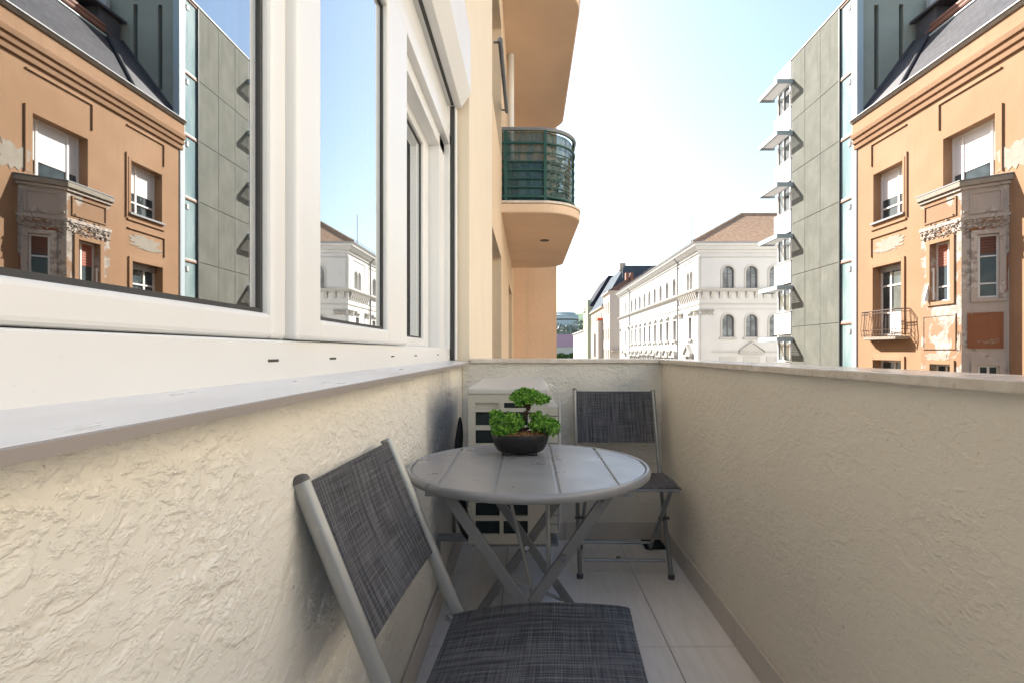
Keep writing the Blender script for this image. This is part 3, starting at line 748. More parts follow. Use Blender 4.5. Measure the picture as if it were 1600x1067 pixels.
# top floor, small window: white blind half down over a two-leaf casement
window(FO, orange, 20.12, 21.80, 6.22, 8.16, -.28, us=(20.75,), zs=(6.72,), blind=.56, **fk)
w2 = window(FO, orange, 16.14, 18.16, 6.35, 8.18, -.3, us=(16.6, 17.72), blind=.70, **fk)
w3 = window(FO, orange, 20.15, 21.80, 1.66, 4.40, -.28, us=(21.2,), zs=(3.62, 2.55), **fk)
MB().fbox(FO, 20.22, 21.72, 4.16, 4.36, -.27, -.2).build('blind_box', m_gutter, w3)
MB().fbox(FO, 20.25, 21.12, 1.74, 2.5, -.275, -.262).build('door_panel', m_wframe, w3)
window(FO, orange, 20.15, 21.80, -1.5, .69, -.28, us=(20.98,), zs=(-.2,), **fk)
for h in H_:
    if h[0] < 14 or h[3] < 0: window(FO, orange, h[0], h[1], h[2], h[3], -.28, us=((h[0]+h[1])/2,), blind=random.choice([0, .3, .5]) or None, **fk)
# door curtain visible behind the balcony door
# cornice: stepped mouldings, each its own piece
def cornice(z0, z1, n0, n1, mat=m_or, name='cornice_moulding', ya=Y0-.1, yb=Y1+.06):
    MB().loop([FO.p(ya, z0, 0), FO.p(ya, z0, n0), FO.p(ya, z1, n1), FO.p(ya, z1, 0)], [FO.p(yb, z0, 0), FO.p(yb, z0, n0), FO.p(yb, z1, n1), FO.p(yb, z1, 0)]).build(name, mat, orange, bevel=.012)
cornice(9.62, 9.76, .07, .10, m_or)
cornice(9.765, 9.84, .05, .06, m_trim)
cornice(9.845, 9.97, .12, .15, m_or)
cornice(9.975, 10.05, .105, .12, m_trim)
cornice(10.055, 10.22, .18, .22, m_or)
cornice(10.225, 10.30, .17, .17, m_trim)
cornice(10.305, 10.72, .13, .13, m_or)
cornice(10.725, 10.83, .18, .24, m_patch)
MB().fbox(FO, Y0, Y1+.02, 10.835, 10.875, -.1, .27).build('gutter', m_gutter, orange)
# thin raised frames round the openings
def strip(u0, u1, z0, z1, n=.035, mat=None, nm='moulding'): MB().fbox(FO, u0, u1, z0, z1, .001, n).build(nm, mat or m_or, orange)
def lframe(ul, ur, zt_, zl, zr0, zr1):
    """panel raised round the upper part of a window"""
    strip(ur-.001, ul, zt_-.001, zt_+.04, .05); strip(ul, ul+.045, zl, zt_+.04, .05); strip(ur-.045, ur-.001, zr0, zr1, .05)
lframe(21.9, 19.9, 9.40, 8.55, 6.0, 8.4)
lframe(18.3, 15.9, 9.40, 8.55, 6.35, 8.35)
strip(19.92, 21.95, 5.92, 5.99, .05); strip(19.94, 21.95, 5.60, 5.64, .05); strip(21.92, 21.96, 4.85, 5.60, .05)
def surround(u0, u1, z0, z1, wd=.17, n=.05, mat=m_or):
    m = MB().fbox(FO, u0-wd, u0-.002, z0, z1+wd, .001, n).fbox(FO, u1+.002, u1+wd, z0, z1+wd, .001, n).fbox(FO, u0-.002, u1+.002, z1+.002, z1+wd, .001, n)
    m.build('window_surround', mat, orange, bevel=.008)
surround(20.15, 21.80, 1.7, 4.40); surround(20.15, 21.80, -1.5, .69); surround(20.12, 21.80, 6.2, 8.16, .12, .02)
MB().fbox(FO, 20.0, 21.92, 6.14, 6.215, -.05, .09).build('window_sill', m_gutter, orange)
def blob(F, uc, zc, ru, rz, n, mat, parent, th=.012, seed=1, name='plaster_patch'):
    rr = random.Random(seed); pts = []
    for i in range(n):
        a = 2*pi*i/n; q = rr.uniform(.6, 1.1)
        pts.append((uc+ru*q*max(-1, min(1, 1.25*cos(a))), zc+rz*q*max(-1, min(1, 1.25*sin(a)))))
    MB().fprism(F, pts, .001, th).build(name, mat, parent)
blob(FO, 20.9, 5.2, .88, .27, 38, m_patch, orange, seed=3)
blob(FO, 15.5, 6.65, .55, .40, 30, m_patch, orange, seed=5)
blob(FO, 18.35, 5.1, .28, .85, 34, m_patch, orange, seed=9)
blob(FO, 16.0, 9.98, .1, .1, 14, m_patch, orange, seed=4)
MB().fprism(FO, [(22.98, -9), (22.90, -9), (22.90, 9.6), (22.98, 9.6)], .001, .04).build('corner_strip', m_gutter, orange)
# --- bay, three faces
A = V((13.14, 16.32, 0)); B = V((XO, 15.66, 0)); A2 = V((13.14, 18.0, 0)); B2 = V((XO, 18.66, 0))
F1 = Fr((13.14, 0, 0), (0, 1, 0), (-1, 0, 0))
d2 = (B-A); L2 = d2.length; F2 = Fr(A, d2, (-.66, -.86, 0)); F2.N = V((d2.y, -d2.x, 0)).normalized()
if F2.N.y > 0: F2.N = -F2.N
F3 = Fr(A2, B2-A2, (-.6, .8, 0))
bh1 = [(16.72, 17.56, 2.62, 4.5, .22), (16.72, 17.56, -1.4, .62, .22)]
bh2 = [(.38, .86, 2.62, 4.5, .14), (.38, .86, -1.4, .62, .14)]
mb = MB().wall(F1, 16.32, 18.0, -9, 5.98, bh1); mb.build('bay', m_or_old, orange)
MB().wall(F2, 0, L2, -9, 5.98, bh2).build('bay', m_or_grey, orange)
MB().wall(F3, 0, (B2-A2).length, -9, 5.98).build('bay', m_or_old, orange)
pts = [(A.x, A.y), (B.x, B.y), (B.x+.2, B.y), (B2.x+.2, B2.y), (B2.x, B2.y), (A2.x, A2.y)]
def grow(d):
    return [(A.x-d, A.y-d*.6), (B.x-.02, B.y-d*1.3), (B.x+.02, B.y-d*1.3), (B2.x+.02, B2.y+d*1.3), (B2.x-.02, B2.y+d*1.3), (A2.x-d, A2.y+d*.6)]
MB().prism(grow(.11), 6.0, 6.16).build('bay_coping', m_patch, orange, bevel=.015)
MB().prism(grow(.12), 6.165, 6.20).build('coping_flashing', m_gutter, orange)
MB().prism(grow(.055), 5.90, 5.995).build('bay_moulding', m_or_grey, orange, bevel=.012)
MB().prism(grow(.05), 4.98, 5.08).build('bay_moulding', m_or_grey, orange, bevel=.01)
MB().prism(grow(.02), 4.72, 4.975).build('bay_band', m_or_old, orange)
# raised panel borders on the bay
def panel(F, u0, u1, z0, z1, mat, n=.03, wd=.05, fill=None):
    m = MB().fbox(F, u0, u1, z1-wd, z1, .001, n).fbox(F, u0, u1, z0, z0+wd, .001, n).fbox(F, u0, u0+wd, z0+wd, z1-wd, .001, n).fbox(F, u1-wd, u1, z0+wd, z1-wd, .001, n)
    m.build('panel_border', mat, orange)
    if fill: MB().fbox(F, u0+wd, u1-wd, z0+wd, z1-wd, .001, n*.5).build('panel_field', fill, orange)
panel(F1, 16.5, 17.85, 5.2, 5.8, m_or_old); panel(F2, .2, .95, 5.15, 5.8, m_or_grey)
panel(F1, 16.52, 17.9, 1.1, 2.2, m_or_old, fill=m_or_old); panel(F2, .14, .96, 1.12, 2.18, m_rust, fill=m_rust)
for F, u0, u1, mt in ((F1, 16.72, 17.56, m_or), (F2, .38, .86, m_or_grey)):
    for z0, z1 in ((2.62, 4.5), (-1.4, .62)):
        MB().fbox(F, u0-.16, u0-.003, z0-.12, z1+.14, .001, .045).fbox(F, u1+.003, u1+.16, z0-.12, z1+.14, .001, .045).fbox(F, u0-.003, u1+.003, z1+.003, z1+.14, .001, .045).fbox(F, u0-.003, u1+.003, z0-.12, z0-.003, .001, .045).build('window_surround', mt, orange, bevel=.006)
bk = dict(fw=.055, t=.05)
b1_ = window(F1, orange, 16.72, 17.56, 2.62, 4.5, -.17, us=(17.05,), zs=(3.1,), blind=.40, bm=m_blindr, **bk)
# the leaf standing open, hinged at the far jamb
p0, p1 = F1.p(17.54, 0, -.1), F1.p(17.66, 0, .16)
MB().hexa([p0+V((0, 0, 2.7)), p0+V((0, .04, 2.7)), p1+V((0, .04, 2.66)), p1+V((0, 0, 2.66)), p0+V((0, 0, 3.75)), p0+V((0, .04, 3.75)), F1.p(17.56, 3.72, -.05)+V((0, .04, 0)), F1.p(17.56, 3.72, -.05)]).build('open_leaf', m_wframe, b1_)
b2_ = window(F2, orange, .38, .86, 2.62, 4.5, -.10, zs=(3.86, 3.05), blind=.30, bm=slatted('brown_slatted_shutter', (.05, .025, .02), (.16, .075, .055), .085), **bk)
window(F1, orange, 16.72, 17.56, -1.4, .62, -.17, us=(17.14,), **bk); window(F2, orange, .38, .86, -1.4, .62, -.10, us=(.62,), **bk)
blob(F2, .5, 4.62, .34, .13, 22, m_rust, orange, .02, 12); blob(F2, .98, 3.3, .1, .7, 26, m_rust, orange, .012, 14)
blob(F1, 16.42, 1.3, .07, .3, 18, m_patch, orange, .012, 15); blob(F1, 17.3, .86, .5, .12, 26, m_patch, orange, .012, 17)
# crumbled stucco: many small ragged lumps along the band under the cornice
cr = MB(); rr = random.Random(4)
for _ in range(240):
    F, L0, L1 = (F1, 16.35, 17.95) if rr.random() < .5 else (F2, .03, L2-.05)
    u = rr.uniform(L0, L1); z = rr.gauss(4.86, .12); a = rr.uniform(.015, .07); b = rr.uniform(.012, .04); n = rr.uniform(.03, .075)
    cr.hexa([F.p(u-a, z-b, .001), F.p(u+a, z-b*.7, .001), F.p(u+a*.7, z-b*.5, n), F.p(u-a*.8, z-b*.6, n*.8), F.p(u-a*.9, z+b, .001), F.p(u+a, z+b*.8, .001), F.p(u+a*.6, z+b*.6, n*.9), F.p(u-a*.7, z+b*.5, n)])
kind(cr.build('crumbled_stucco', m_or_grey, orange), 'stuff')
# --- small iron balcony
bl = MB(); pb = [(XO+.02, 19.75), (13.72, 19.78), (13.60, 19.95), (13.60, 21.85), (13.72, 22.05), (XO+.02, 22.08)]
bl.prism(pb, 1.48, 1.60)
bal = bl.build('balcony', m_patch, orange, bevel=.02)
rp = [(XO-.02, 19.72), (13.70, 19.74), (13.57, 19.92), (13.57, 21.88), (13.70, 22.10), (XO-.02, 22.12)]
ir = MB()
for z, r in ((1.68, .014), (1.86, .012), (2.50, .013), (2.60, .02)): ir.tube([(x, y, z) for x, y in rp], r, 6)
for (xa, ya), (xb, yb) in zip(rp, rp[1:]):
    n = max(1, round(math.dist((xa, ya), (xb, yb))/.165))
    for i in range(n):
        x, y = xa+(xb-xa)*i/n, ya+(yb-ya)*i/n; o = V((x-13.95, y-20.9, 0)).normalized()*.06
        ir.tube([(x, y, 2.6), (x+o.x*.2, y+o.y*.2, 2.3), (x+o.x, y+o.y, 1.95), (x+o.x*.5, y+o.y*.5, 1.72), (x, y, 1.60)], .011, 5)
ir.build('railing', m_iron, bal)
# --- roof: slated mansard, sheet-metal end strip, dormer, ridge
RX0, RZ0, RX1, RZ1 = XO+.05, 10.84, 16.55, 14.25
rf = MB(); rf.v = [(RX0, Y0, RZ0), (RX0, Y1, RZ0), (RX1, Y1, RZ1), (RX1, Y0, RZ1)]; rf.f = [(0, 1, 2, 3)]
sl_ = math.dist((RX0, RZ0), (RX1, RZ1)); rf.uv = [(Y0, 0), (Y1, 0), (Y1, sl_), (Y0, sl_)]
roof = rf.build('roof', m_slate, orange)
MB().add([(RX1, Y0, RZ1), (RX1, Y1, RZ1), (22, Y1, 15.1), (22, Y0, 15.1)], [(0, 1, 2, 3)]).build('roof', m_roofmetal, orange)
nn = V((-(RZ1-RZ0), 0, RX1-RX0)).normalized()
def on_roof(y, t, h=0): return V((RX0+(RX1-RX0)*t, y, RZ0+(RZ1-RZ0)*t))+nn*h
ms = MB(); q = [on_roof(Y1-.01, 0, .01), on_roof(20.5, 0, .01), on_roof(21.95, .98, .01), on_roof(Y1-.01, .98, .01)]
ms.loop(q, [p+nn*.03 for p in q]); ms.build('metal_sheet', m_roofmetal, roof)
MB().tube([on_roof(20.45, 0, .05), on_roof(21.9, .98, .05)], .085, 8).build('valley_ridge', plain('black_flashing', (.03, .028, .03), .5), roof)
MB().tube([on_roof(Y1+.02, 0, .05), on_roof(Y1+.02, 1.0, .05)], .07, 8).build('verge_flashing', m_roofmetal, roof)
for t_, mt, r in ((.985, m_ridge, .16), (.90, m_ridge, .10)):
    MB().tube([on_roof(Y0, t_, .06), on_roof(21.9, t_, .06)], r, 8).build('ridge_capping', mt, roof)
MB().tube([on_roof(Y0, .83, .03), on_roof(21.6, .83, .03)], .045, 6).build('ridge_capping', m_bluegrey, roof)
MB().box(16.45, 17.6, 21.7, 22.8, 14.1, 14.95).build('dormer', m_roofmetal, roof)
MB().hexa([(16.25, 20.6, 14.90), (17.9, 20.6, 15.05), (17.9, 22.95, 15.12), (16.25, 22.95, 14.96), (16.25, 20.6, 14.98), (17.9, 20.6, 15.13), (17.9, 22.95, 15.22), (16.25, 22.95, 15.06)]).build('dormer_roof', m_roofmetal, roof)
MB().box(16.9, 17.25, 22.6, 22.86, 15.2, 16.05).build('vent_box', m_white_panel, orange, bevel=.02)

# ================================================================ unseen pale house, added to bounce sunlight into the balcony
pale = thing('added_bounce_house', 'unseen pale house added beside the orange house to bounce sunlight into the balcony', 'apartment house', (XO, 0, -9))
ph = [(y, y+1.5, z, z+2.3, .3) for y in (-26, -22, -18, -14, -10, -6, -2, 2, 6, 9.4) for z in (-6.5, -2.5, 1.5, 5.5, 9.2)]
MB().wall(FO, -30, 11.88, -9, 14, ph).build('wall', plain('pale_cream_render', (.76, .70, .60), .85, .05, .6), pale)
for h in ph: window(FO, pale, h[0], h[1], h[2], h[3], -.24, us=(h[0]+.75,), fw=.08)
MB().box(XO-.3, XO+12, -30.1, 11.88, 14.01, 14.4).build('cornice', m_palace, pale); MB().box(XO+.6, XO+12, -30, 11.87, -9, 14).build('wall', m_palace, pale)

# ================================================================ concrete block next door
conc = thing('concrete_block', 'grey green concrete block with white spandrels and sun shades beside the orange house', 'office building', (XO, 26, -9))
CT = 16.45
G0, G1 = 22.89, 28.58
GW = Fr((0, G0+.13, 0), (1, 0, 0), (0, -1, 0))
slots = [(14.80, 14.99, 12.2, 15.85, .3), (15.86, 16.05, 13.4, 15.88, .3)]
MB().wall(GW, XO+.25, 32, -9, CT, slots).build('gable_wall', m_gable, conc)
mb = MB()
mb.box(XO+.16, 32, G0+.45, G1-.01, -9, CT-.02); mb.box(XO+.35, 32, G1, 30.6, -9, CT-.02)
mb.build('wall', m_conc, conc)
for a, b, c, d, e in slots: MB().fbox(GW, a, b, c, d, -.28, -.24).build('slot_glazing', m_fglass, conc)
MB().box(XO+.36, 32, 30.602, 30.66, -9, CT-.05).build('bounce_wall', plain('white_bounce_render', (.8, .79, .77), .85, .05, .5), conc)  # unseen white face added to throw sunlight onto the palace end
MB().box(XO-.02, XO+.26, G0, G0+.36, -9, CT+.05).build('corner_pier', m_bluegrey, conc, bevel=.01)
MB().box(XO, XO+.07, 23.26, 23.30, -9, CT).build('wall_edge', m_gutter, conc)
MB().box(XO-.03, 32, G0-.02, G1+.02, CT+.055, CT+.12).build('roof_edge', m_gutter, conc)
MB().box(XO-.03, XO+.4, G1+.03, 30.66, CT+.055, CT+.12).build('roof_edge', m_gutter, conc)
FC = Fr((XO, 0, 0), (0, 1, 0), (-1, 0, 0))
zj = [-9, -5.84, -3.12, -.40, 2.32, 5.04, 7.76, 10.50, 13.22, CT+.04]
yj = [24.26, 25.82, 27.25, 28.58]
for c, d in zip(zj, zj[1:]):
    for a, b in zip(yj, yj[1:]):
        MB().fbox(FC, a+.009, b-.009, c+.01, d-.01, -.03, random.uniform(-.004, .004)).build('concrete_panel', m_conc, conc, bevel=.01)
# tall strip of profiled glass
MB().fbox(FC, 24.2, 24.245, -9, CT, -.07, .02).build('strip_frame', m_dframe, conc)
for c, d in zip(zj, zj[1:]):
    MB().fbox(FC, 23.30, 24.2, c+.06, d-.10, -.11, -.07).build('glass_panel', m_uglass, conc)
    MB().fbox(FC, 23.30, 24.2, d-.09, d-.02, -.10, -.02).build('strip_joint', m_brown, conc)
    MB().fbox(FC, 23.30, 24.2, d-.02, d+.06, -.10, -.04).build('strip_joint', m_white_panel, conc)
    MB().fbox(FC, 23.46, 23.62, d-.52, d-.30, -.069, -.03).build('vent_cap', m_white_panel, conc, bevel=.01)
# window bay with white spandrels and sun shades, floor by floor
for k in range(-3, 6):
    tz = 3.12+2.73*k
    z1 = min(tz, 16.5)
    MB().fbox(FC, 28.64, 30.62, tz-1.17, z1, -.05, .03).build('spandrel', m_white_panel, conc, bevel=.01)
    MB().fbox(FC, 28.63, 30.63, z1+.002, z1+.05, -.06, .05).build('spandrel_cap', m_gutter, conc)
    ww = window(FC, conc, 28.66, 30.6, tz-2.66, tz-1.2, -.16, us=(29.15, 29.9), fw=.09, t=.08, gm=m_bglass)
    sz = tz-1.44
    sh = MB()
    for u in (28.48, 30.72): sh.fbox(FC, u-.03, u+.03, sz-.12, sz+.10, -.06, .86)
    sh.fbox(FC, 28.51, 30.69, sz-.12, sz+.10, .80, .86); sh.fbox(FC, 28.51, 30.69, sz-.05, sz+.05, 0.06, .11)
    so = sh.build('sun_shade', m_bluegrey, conc)
    lv = MB()
    for i in range(9):
        n = .14+.073*i
        lv.hexa([FC.p(28.515, sz-.08, n), FC.p(30.685, sz-.08, n), FC.p(30.685, sz-.075, n+.01), FC.p(28.515, sz-.075, n+.01), FC.p(28.515, sz+.04, n+.06), FC.p(30.685, sz+.04, n+.06), FC.p(30.685, sz+.045, n+.068), FC.p(28.515, sz+.045, n+.068)])
    lv.build('louvre', m_white_panel, so)
MB().fbox(FC, 28.58, 28.635, -9, 16.5, -.1, .0).build('corner_edge', m_gutter, conc)

# ================================================================ white palace on the next corner
PX, PY = 14.0, 44.2
pal = thing('white_palace', 'long white neo-renaissance building with arched windows and terracotta roof', 'building', (PX, PY, -9))
FP = Fr((PX, 0, 0), (0, 1, 0), (-1, 0, 0)); FQ = Fr((0, PY, 0), (1, 0, 0), (0, -1, 0))
PYE = 82.5; EZ = 9.1
W_ = .95
def arched(F, uc, z0, z1, wd, n, fm, gm, detail=True):
    """arched window in a rectangular hole; returns the hole"""
    r = wd/2; zs = z1-r; k = 7 if detail else 5
    fill = MB()
    for s in (-1, 1):
        pts = [(uc+s*r, z1)] + [(uc+s*r*cos(a), zs+r*sin(a)) for a in [pi/2*i/k for i in range(k+1)]]
        fill.fprism(F, pts, -.14, -.002)
    return fill
hs, hq = [], []
up = [51.6+2.66*i for i in range(9)]
sp = [46.2, 47.1]
for u in up:
    hs += [(u-.5, u+.5, 6.34, 8.0, .32), (u-.5, u+.5, 2.1, 3.95, .32), (u-.5, u+.5, -2.6, .35, .3)]
for u in sp: hs.append((u-.36, u+.36, 6.36, 7.9, .25))
hs += [(46.2, 47.1, 2.1, 3.95, .32), (46.2, 47.1, -2.6, .3, .3), (77.4, 78.4, 6.6, 8.0, .3), (77.4, 78.4, 2.1, 3.95, .3)]
qx = [16.4+1.93*i for i in range(8)]
for x in qx: hq += [(x-.46, x+.46, 6.22, 8.02, .24), (x-.46, x+.46, 2.22, 4.05, .24)]
MB().wall(FP, PY, PYE, -9, EZ, hs).wall(FQ, PX, PX+20, -9, EZ, hq).build('wall', m_palace, pal)
m = MB(); m.quad((PX, PYE, -9), (PX+20, PYE, -9), (PX+20, PYE, EZ), (PX, PYE, EZ)); m.box(PX+.8, PX+19.9, PY+.8, PYE-.1, -9, EZ-.02); m.build('wall', m_palace, pal)
# all openings
fl_ = MB()
for u in up: fl_.v and None
fillers = MB()
def merge(a, b):
    o = len(a.v); a.v += b.v; a.f += [tuple(o+i for i in f) for f in b.f]
m_blind_far = plain('pale_inner_blind', (.42, .41, .39), .5, .1, 1)
for u in up:
    merge(fillers, arched(FP, u, 6.34, 8.0, 1.0, 0, None, None, False))
    window(FP, pal, u-.5, u+.5, 6.34, 8.0, -.24, m_gutter, m_bglass, .07, us=(u,), zs=(7.35,))
    window(FP, pal, u-.5, u+.5, 2.1, 3.95, -.24, m_gutter, m_bglass, .07, us=(u,), zs=(3.2,))
    window(FP, pal, u-.5, u+.5, -2.6, .35, -.24, m_gutter, m_bglass, .07, us=(u,))
for u in sp:
    merge(fillers, arched(FP, u, 6.36, 7.9, .72, 0, None, None, False))
    window(FP, pal, u-.36, u+.36, 6.36, 7.9, -.2, m_wframe, m_blind_far, .06)
window(FP, pal, 46.2, 47.1, 2.1, 3.95, -.24, m_gutter, m_bglass, .07, us=(46.65,)); window(FP, pal, 46.2, 47.1, -2.6, .3, -.24, m_gutter, m_bglass, .07)
for z0, z1 in ((6.6, 8.0), (2.1, 3.95)): window(FP, pal, 77.4, 78.4, z0, z1, -.24, m_wframe, m_bglass, .07)
for x in qx:
    for z0, z1 in ((6.22, 8.02), (2.22, 4.05)):
        merge(fillers, arched(FQ, x, z0, z1, .92, 0, None, None))
        window(FQ, pal, x-.46, x+.46, z0, z1, -.15, m_dframe, m_bglass, .065, us=(x,), zs=(z1-.6,))
fillers.build('arch_spandrel', m_palace, pal)
def archivolt(F, uc, z0, z1, wd, t=.13, n=.06, mat=m_palace2):
    r = wd/2; zs = z1-r; m = MB(); K = 10
    inn = [(uc+r, z0)] + [(uc+r*cos(pi*i/K), zs+r*sin(pi*i/K)) for i in range(K+1)] + [(uc-r, z0)]
    R2 = r+t; out = [(uc+R2, z0)] + [(uc+R2*cos(pi*i/K), zs+R2*sin(pi*i/K)) for i in range(K+1)] + [(uc-R2, z0)]
    for i in range(len(inn)-1):
        m.loop([F.p(*inn[i], .001), F.p(*inn[i+1], .001), F.p(*out[i+1], .001), F.p(*out[i], .001)], [F.p(*inn[i], n), F.p(*inn[i+1], n), F.p(*out[i+1], n), F.p(*out[i], n)])
    m.build('window_arch', mat, pal)
for x in qx:
    archivolt(FQ, x, 6.22, 8.02, .96); archivolt(FQ, x, 2.22, 4.05, .96)
    MB().fbox(FQ, x-.72, x+.72, 2.06, 2.17, .001, .14).build('window_sill', m_palace2, pal)
for u in up:
    archivolt(FP, u, 6.34, 8.0, 1.04, .12, .05, m_palace)
    MB().fbox(FP, u-.7, u+.7, 4.25, 4.42, .001, .2).build('window_hood', m_palace2, pal)
    MB().fbox(FP, u-.68, u+.68, 1.92, 2.07, .001, .18).build('window_sill', m_palace2, pal)
    for s in (-1, 1): MB().fbox(FP, u+s*.62-.08, u+s*.62+.08, 1.7, 1.92, .001, .12).build('console', m_palace2, pal)
for u in sp: archivolt(FP, u, 6.36, 7.9, .76, .09, .05, m_palace)
MB().fbox(FP, 45.95, 47.35, 4.25, 4.42, .001, .2).build('window_hood', m_palace2, pal); MB().fbox(FP, 45.95, 47.35, 1.92, 2.07, .001, .18).build('window_sill', m_palace2, pal)
# pediments over the windows below
def ped_tri(F, u, z, wd, h, n=.24):
    o = MB().fprism(F, [(u-wd, z), (u+wd, z), (u, z+h)], .16, n).fprism(F, [(u-wd-.1, z-.02), (u-wd-.1, z+.1), (u, z+h+.12), (u, z+h-.0)], .001, n+.14).fprism(F, [(u+wd+.1, z-.02), (u+wd+.1, z+.1), (u, z+h+.12), (u, z+h)], .001, n+.14).fbox(F, u-wd-.1, u+wd+.1, z-.14, z-.022, .001, n+.12)
    o.build('pediment', m_palace2, pal)
def ped_arc(F, u, z, wd, h, n=.24):
    pts = [(u+wd*cos(a), z+h*sin(a)) for a in [pi*i/9 for i in range(10)]]; big = [(u+(wd+.1)*cos(a), z+(h+.1)*sin(a)) for a in [pi*i/9 for i in range(10)]]
    m = MB().fprism(F, pts, .001, n-.06).fbox(F, u-wd-.1, u+wd+.1, z-.14, z-.01, .001, n+.1)
    for i in range(9): m.loop([F.p(*pts[i], .001), F.p(*pts[i+1], .001), F.p(*big[i+1], .001), F.p(*big[i], .001)], [F.p(*pts[i], n+.1), F.p(*pts[i+1], n+.1), F.p(*big[i+1], n+.1), F.p(*big[i], n+.1)])
    m.build('pediment', m_palace2, pal)
for i, u in enumerate(up): (ped_tri if 3 <= i <= 5 else ped_arc)(FP, u, .78 if 3 <= i <= 5 else .62, .85, .55)
for u in up:
    for s in (-1, 1): MB().fbox(FP, u+s*.72-.1, u+s*.72+.1, -2.4, .48 if not 3 <= up.index(u) <= 5 else .63, .001, .16).build('pilaster', m_palace2, pal)
ped_tri(FP, 46.65, .78, .95, .75); ped_tri(FP, 77.9, .78, .9, .6)
for s in (-1, 1): MB().fbox(FP, 46.65+s*.8-.12, 46.65+s*.8+.12, -2.4, .63, .001, .16).build('pilaster', m_palace2, pal)
for x in qx[1::3]: ped_tri(FQ, x, 1.02, .95, .72, .12)
MB().fbox(FQ, PX+1.0, PX+20, .98, 1.06, .001, .1).build('string_course', m_palace2, pal)
for i, x in enumerate(qx): panel_m = MB().fbox(FQ, x-.7, x+.7, .15, .62, .001, .05).build('relief_panel', m_palace2, pal)
# bands; the ends of the street front project slightly
def band(z0, z1, n0, n1=None, mat=m_palace2, ya=PY-.0, yb=PYE, nm='cornice', xb=PX+20):
    n1 = n0 if n1 is None else n1
    MB().loop([(PX-n0, PY-n0, z0), (xb, PY-n0, z0), (xb, PYE+n0, z0), (PX-n0, PYE+n0, z0)], [(PX-n1, PY-n1, z1), (xb, PY-n1, z1), (xb, PYE+n1, z1), (PX-n1, PYE+n1, z1)]).build(nm, mat, pal)
band(9.1, 9.32, .10, .12, m_palace); band(9.325, 9.62, .22, .42, m_palace); band(9.625, 9.80, .50, .56, m_palace)
band(9.805, 9.93, .60, .66, m_gutter, nm='gutter')
band(8.72, 8.80, .05, .05, m_palace2)
band(6.02, 6.14, .30, .36); band(5.90, 6.015, .18, .22); band(4.86, 4.96, .06, .08); band(4.46, 4.52, .03, .03)
band(5.30, 5.895, .05, .05, m_palace)
cbm = None
def corbel(F, u):
    return MB().loop([F.p(u-.13, 5.36, .051), F.p(u+.13, 5.36, .051), F.p(u+.13, 5.36, .10), F.p(u-.13, 5.36, .10)], [F.p(u-.13, 5.885, .051), F.p(u+.13, 5.885, .051), F.p(u+.13, 5.885, .30), F.p(u-.13, 5.885, .30)]).build('corbel', m_palace2, pal)
for i in range(10): corbel(FP, 44.6+.52*i)
for i in range(27): corbel(FQ, PX+.35+.72*i)
# corner piers with leafy capitals
for F, u in ((FP, 44.75), (FP, 49.2), (FP, 75.2), (FP, 81.6), (FQ, PX+.65)):
    q = MB().fbox(F, u-.5, u+.5, -9, 4.44, .002, .05).fbox(F, u-.5, u+.5, 6.15, 8.70, .002, .045); q.build('corner_pier', m_palace, pal)
    m = MB()
    for r in range(3):
        for i in range(5-r % 2):
            uu = u-.48+.22*i+.11*(r % 2); zz = 3.98+.16*r
            m.hexa([F.p(uu, zz, .051), F.p(uu+.18, zz, .051), F.p(uu+.16, zz+.02, .09+.04*r), F.p(uu+.02, zz+.02, .09+.04*r), F.p(uu-.01, zz+.15, .051), F.p(uu+.19, zz+.15, .051), F.p(uu+.19, zz+.12, .15+.04*r), F.p(uu-.01, zz+.12, .15+.04*r)])
    m.build('capital', m_palace2, pal)
for u in (50.1, 74.0): MB().tube([FP.p(u, -9, .12), FP.p(u, 9.2, .12), FP.p(u, 9.6, .45)], .07, 8).build('downpipe', m_gutter, pal)
MB().fprism(FP, [(46, 0), (46.2, 0), (46.2, .0)], 0, .01) if False else None
# roof
e = .6; xr = 6.4
R0 = [(PX-e, PY-e, 9.94), (PX+21, PY-e, 9.94), (PX+21, PYE+e, 9.94), (PX-e, PYE+e, 9.94)]
rz = 13.75
m = MB(); m.v = R0 + [(PX-e+xr, PY-e+xr, rz), (PX+21, PY-e+xr, rz), (PX+21, PYE+e-xr, rz), (PX-e+xr, PYE+e-xr, rz)]
m.f = [(0, 1, 5, 4), (3, 0, 4, 7), (2, 3, 7, 6), (4, 5, 6, 7)]
proof = m.build('roof', m_terra, pal)
MB().tube([V(m.v[4]), V(m.v[5])], .14, 6).tube([V(m.v[0]), V(m.v[4])], .13, 6).build('ridge_tiles', m_terra, proof)
m = MB()
for i in range(70): y = PY+.2+i*.54; m.tube([(PX-.25, y, 10.05), (PX-.25, y, 10.42)], .02, 4).tube([(PX-.25, y-.12, 10.4), (PX-.25, y+.12, 10.4)], .02, 4)
kind(m.build('snow_guards', m_gutter, pal), 'stuff')
MB().tube([(PX+3.0, 56, 12), (PX+3.0, 56, 15.2)], .035, 6).build('antenna', m_gutter, pal)

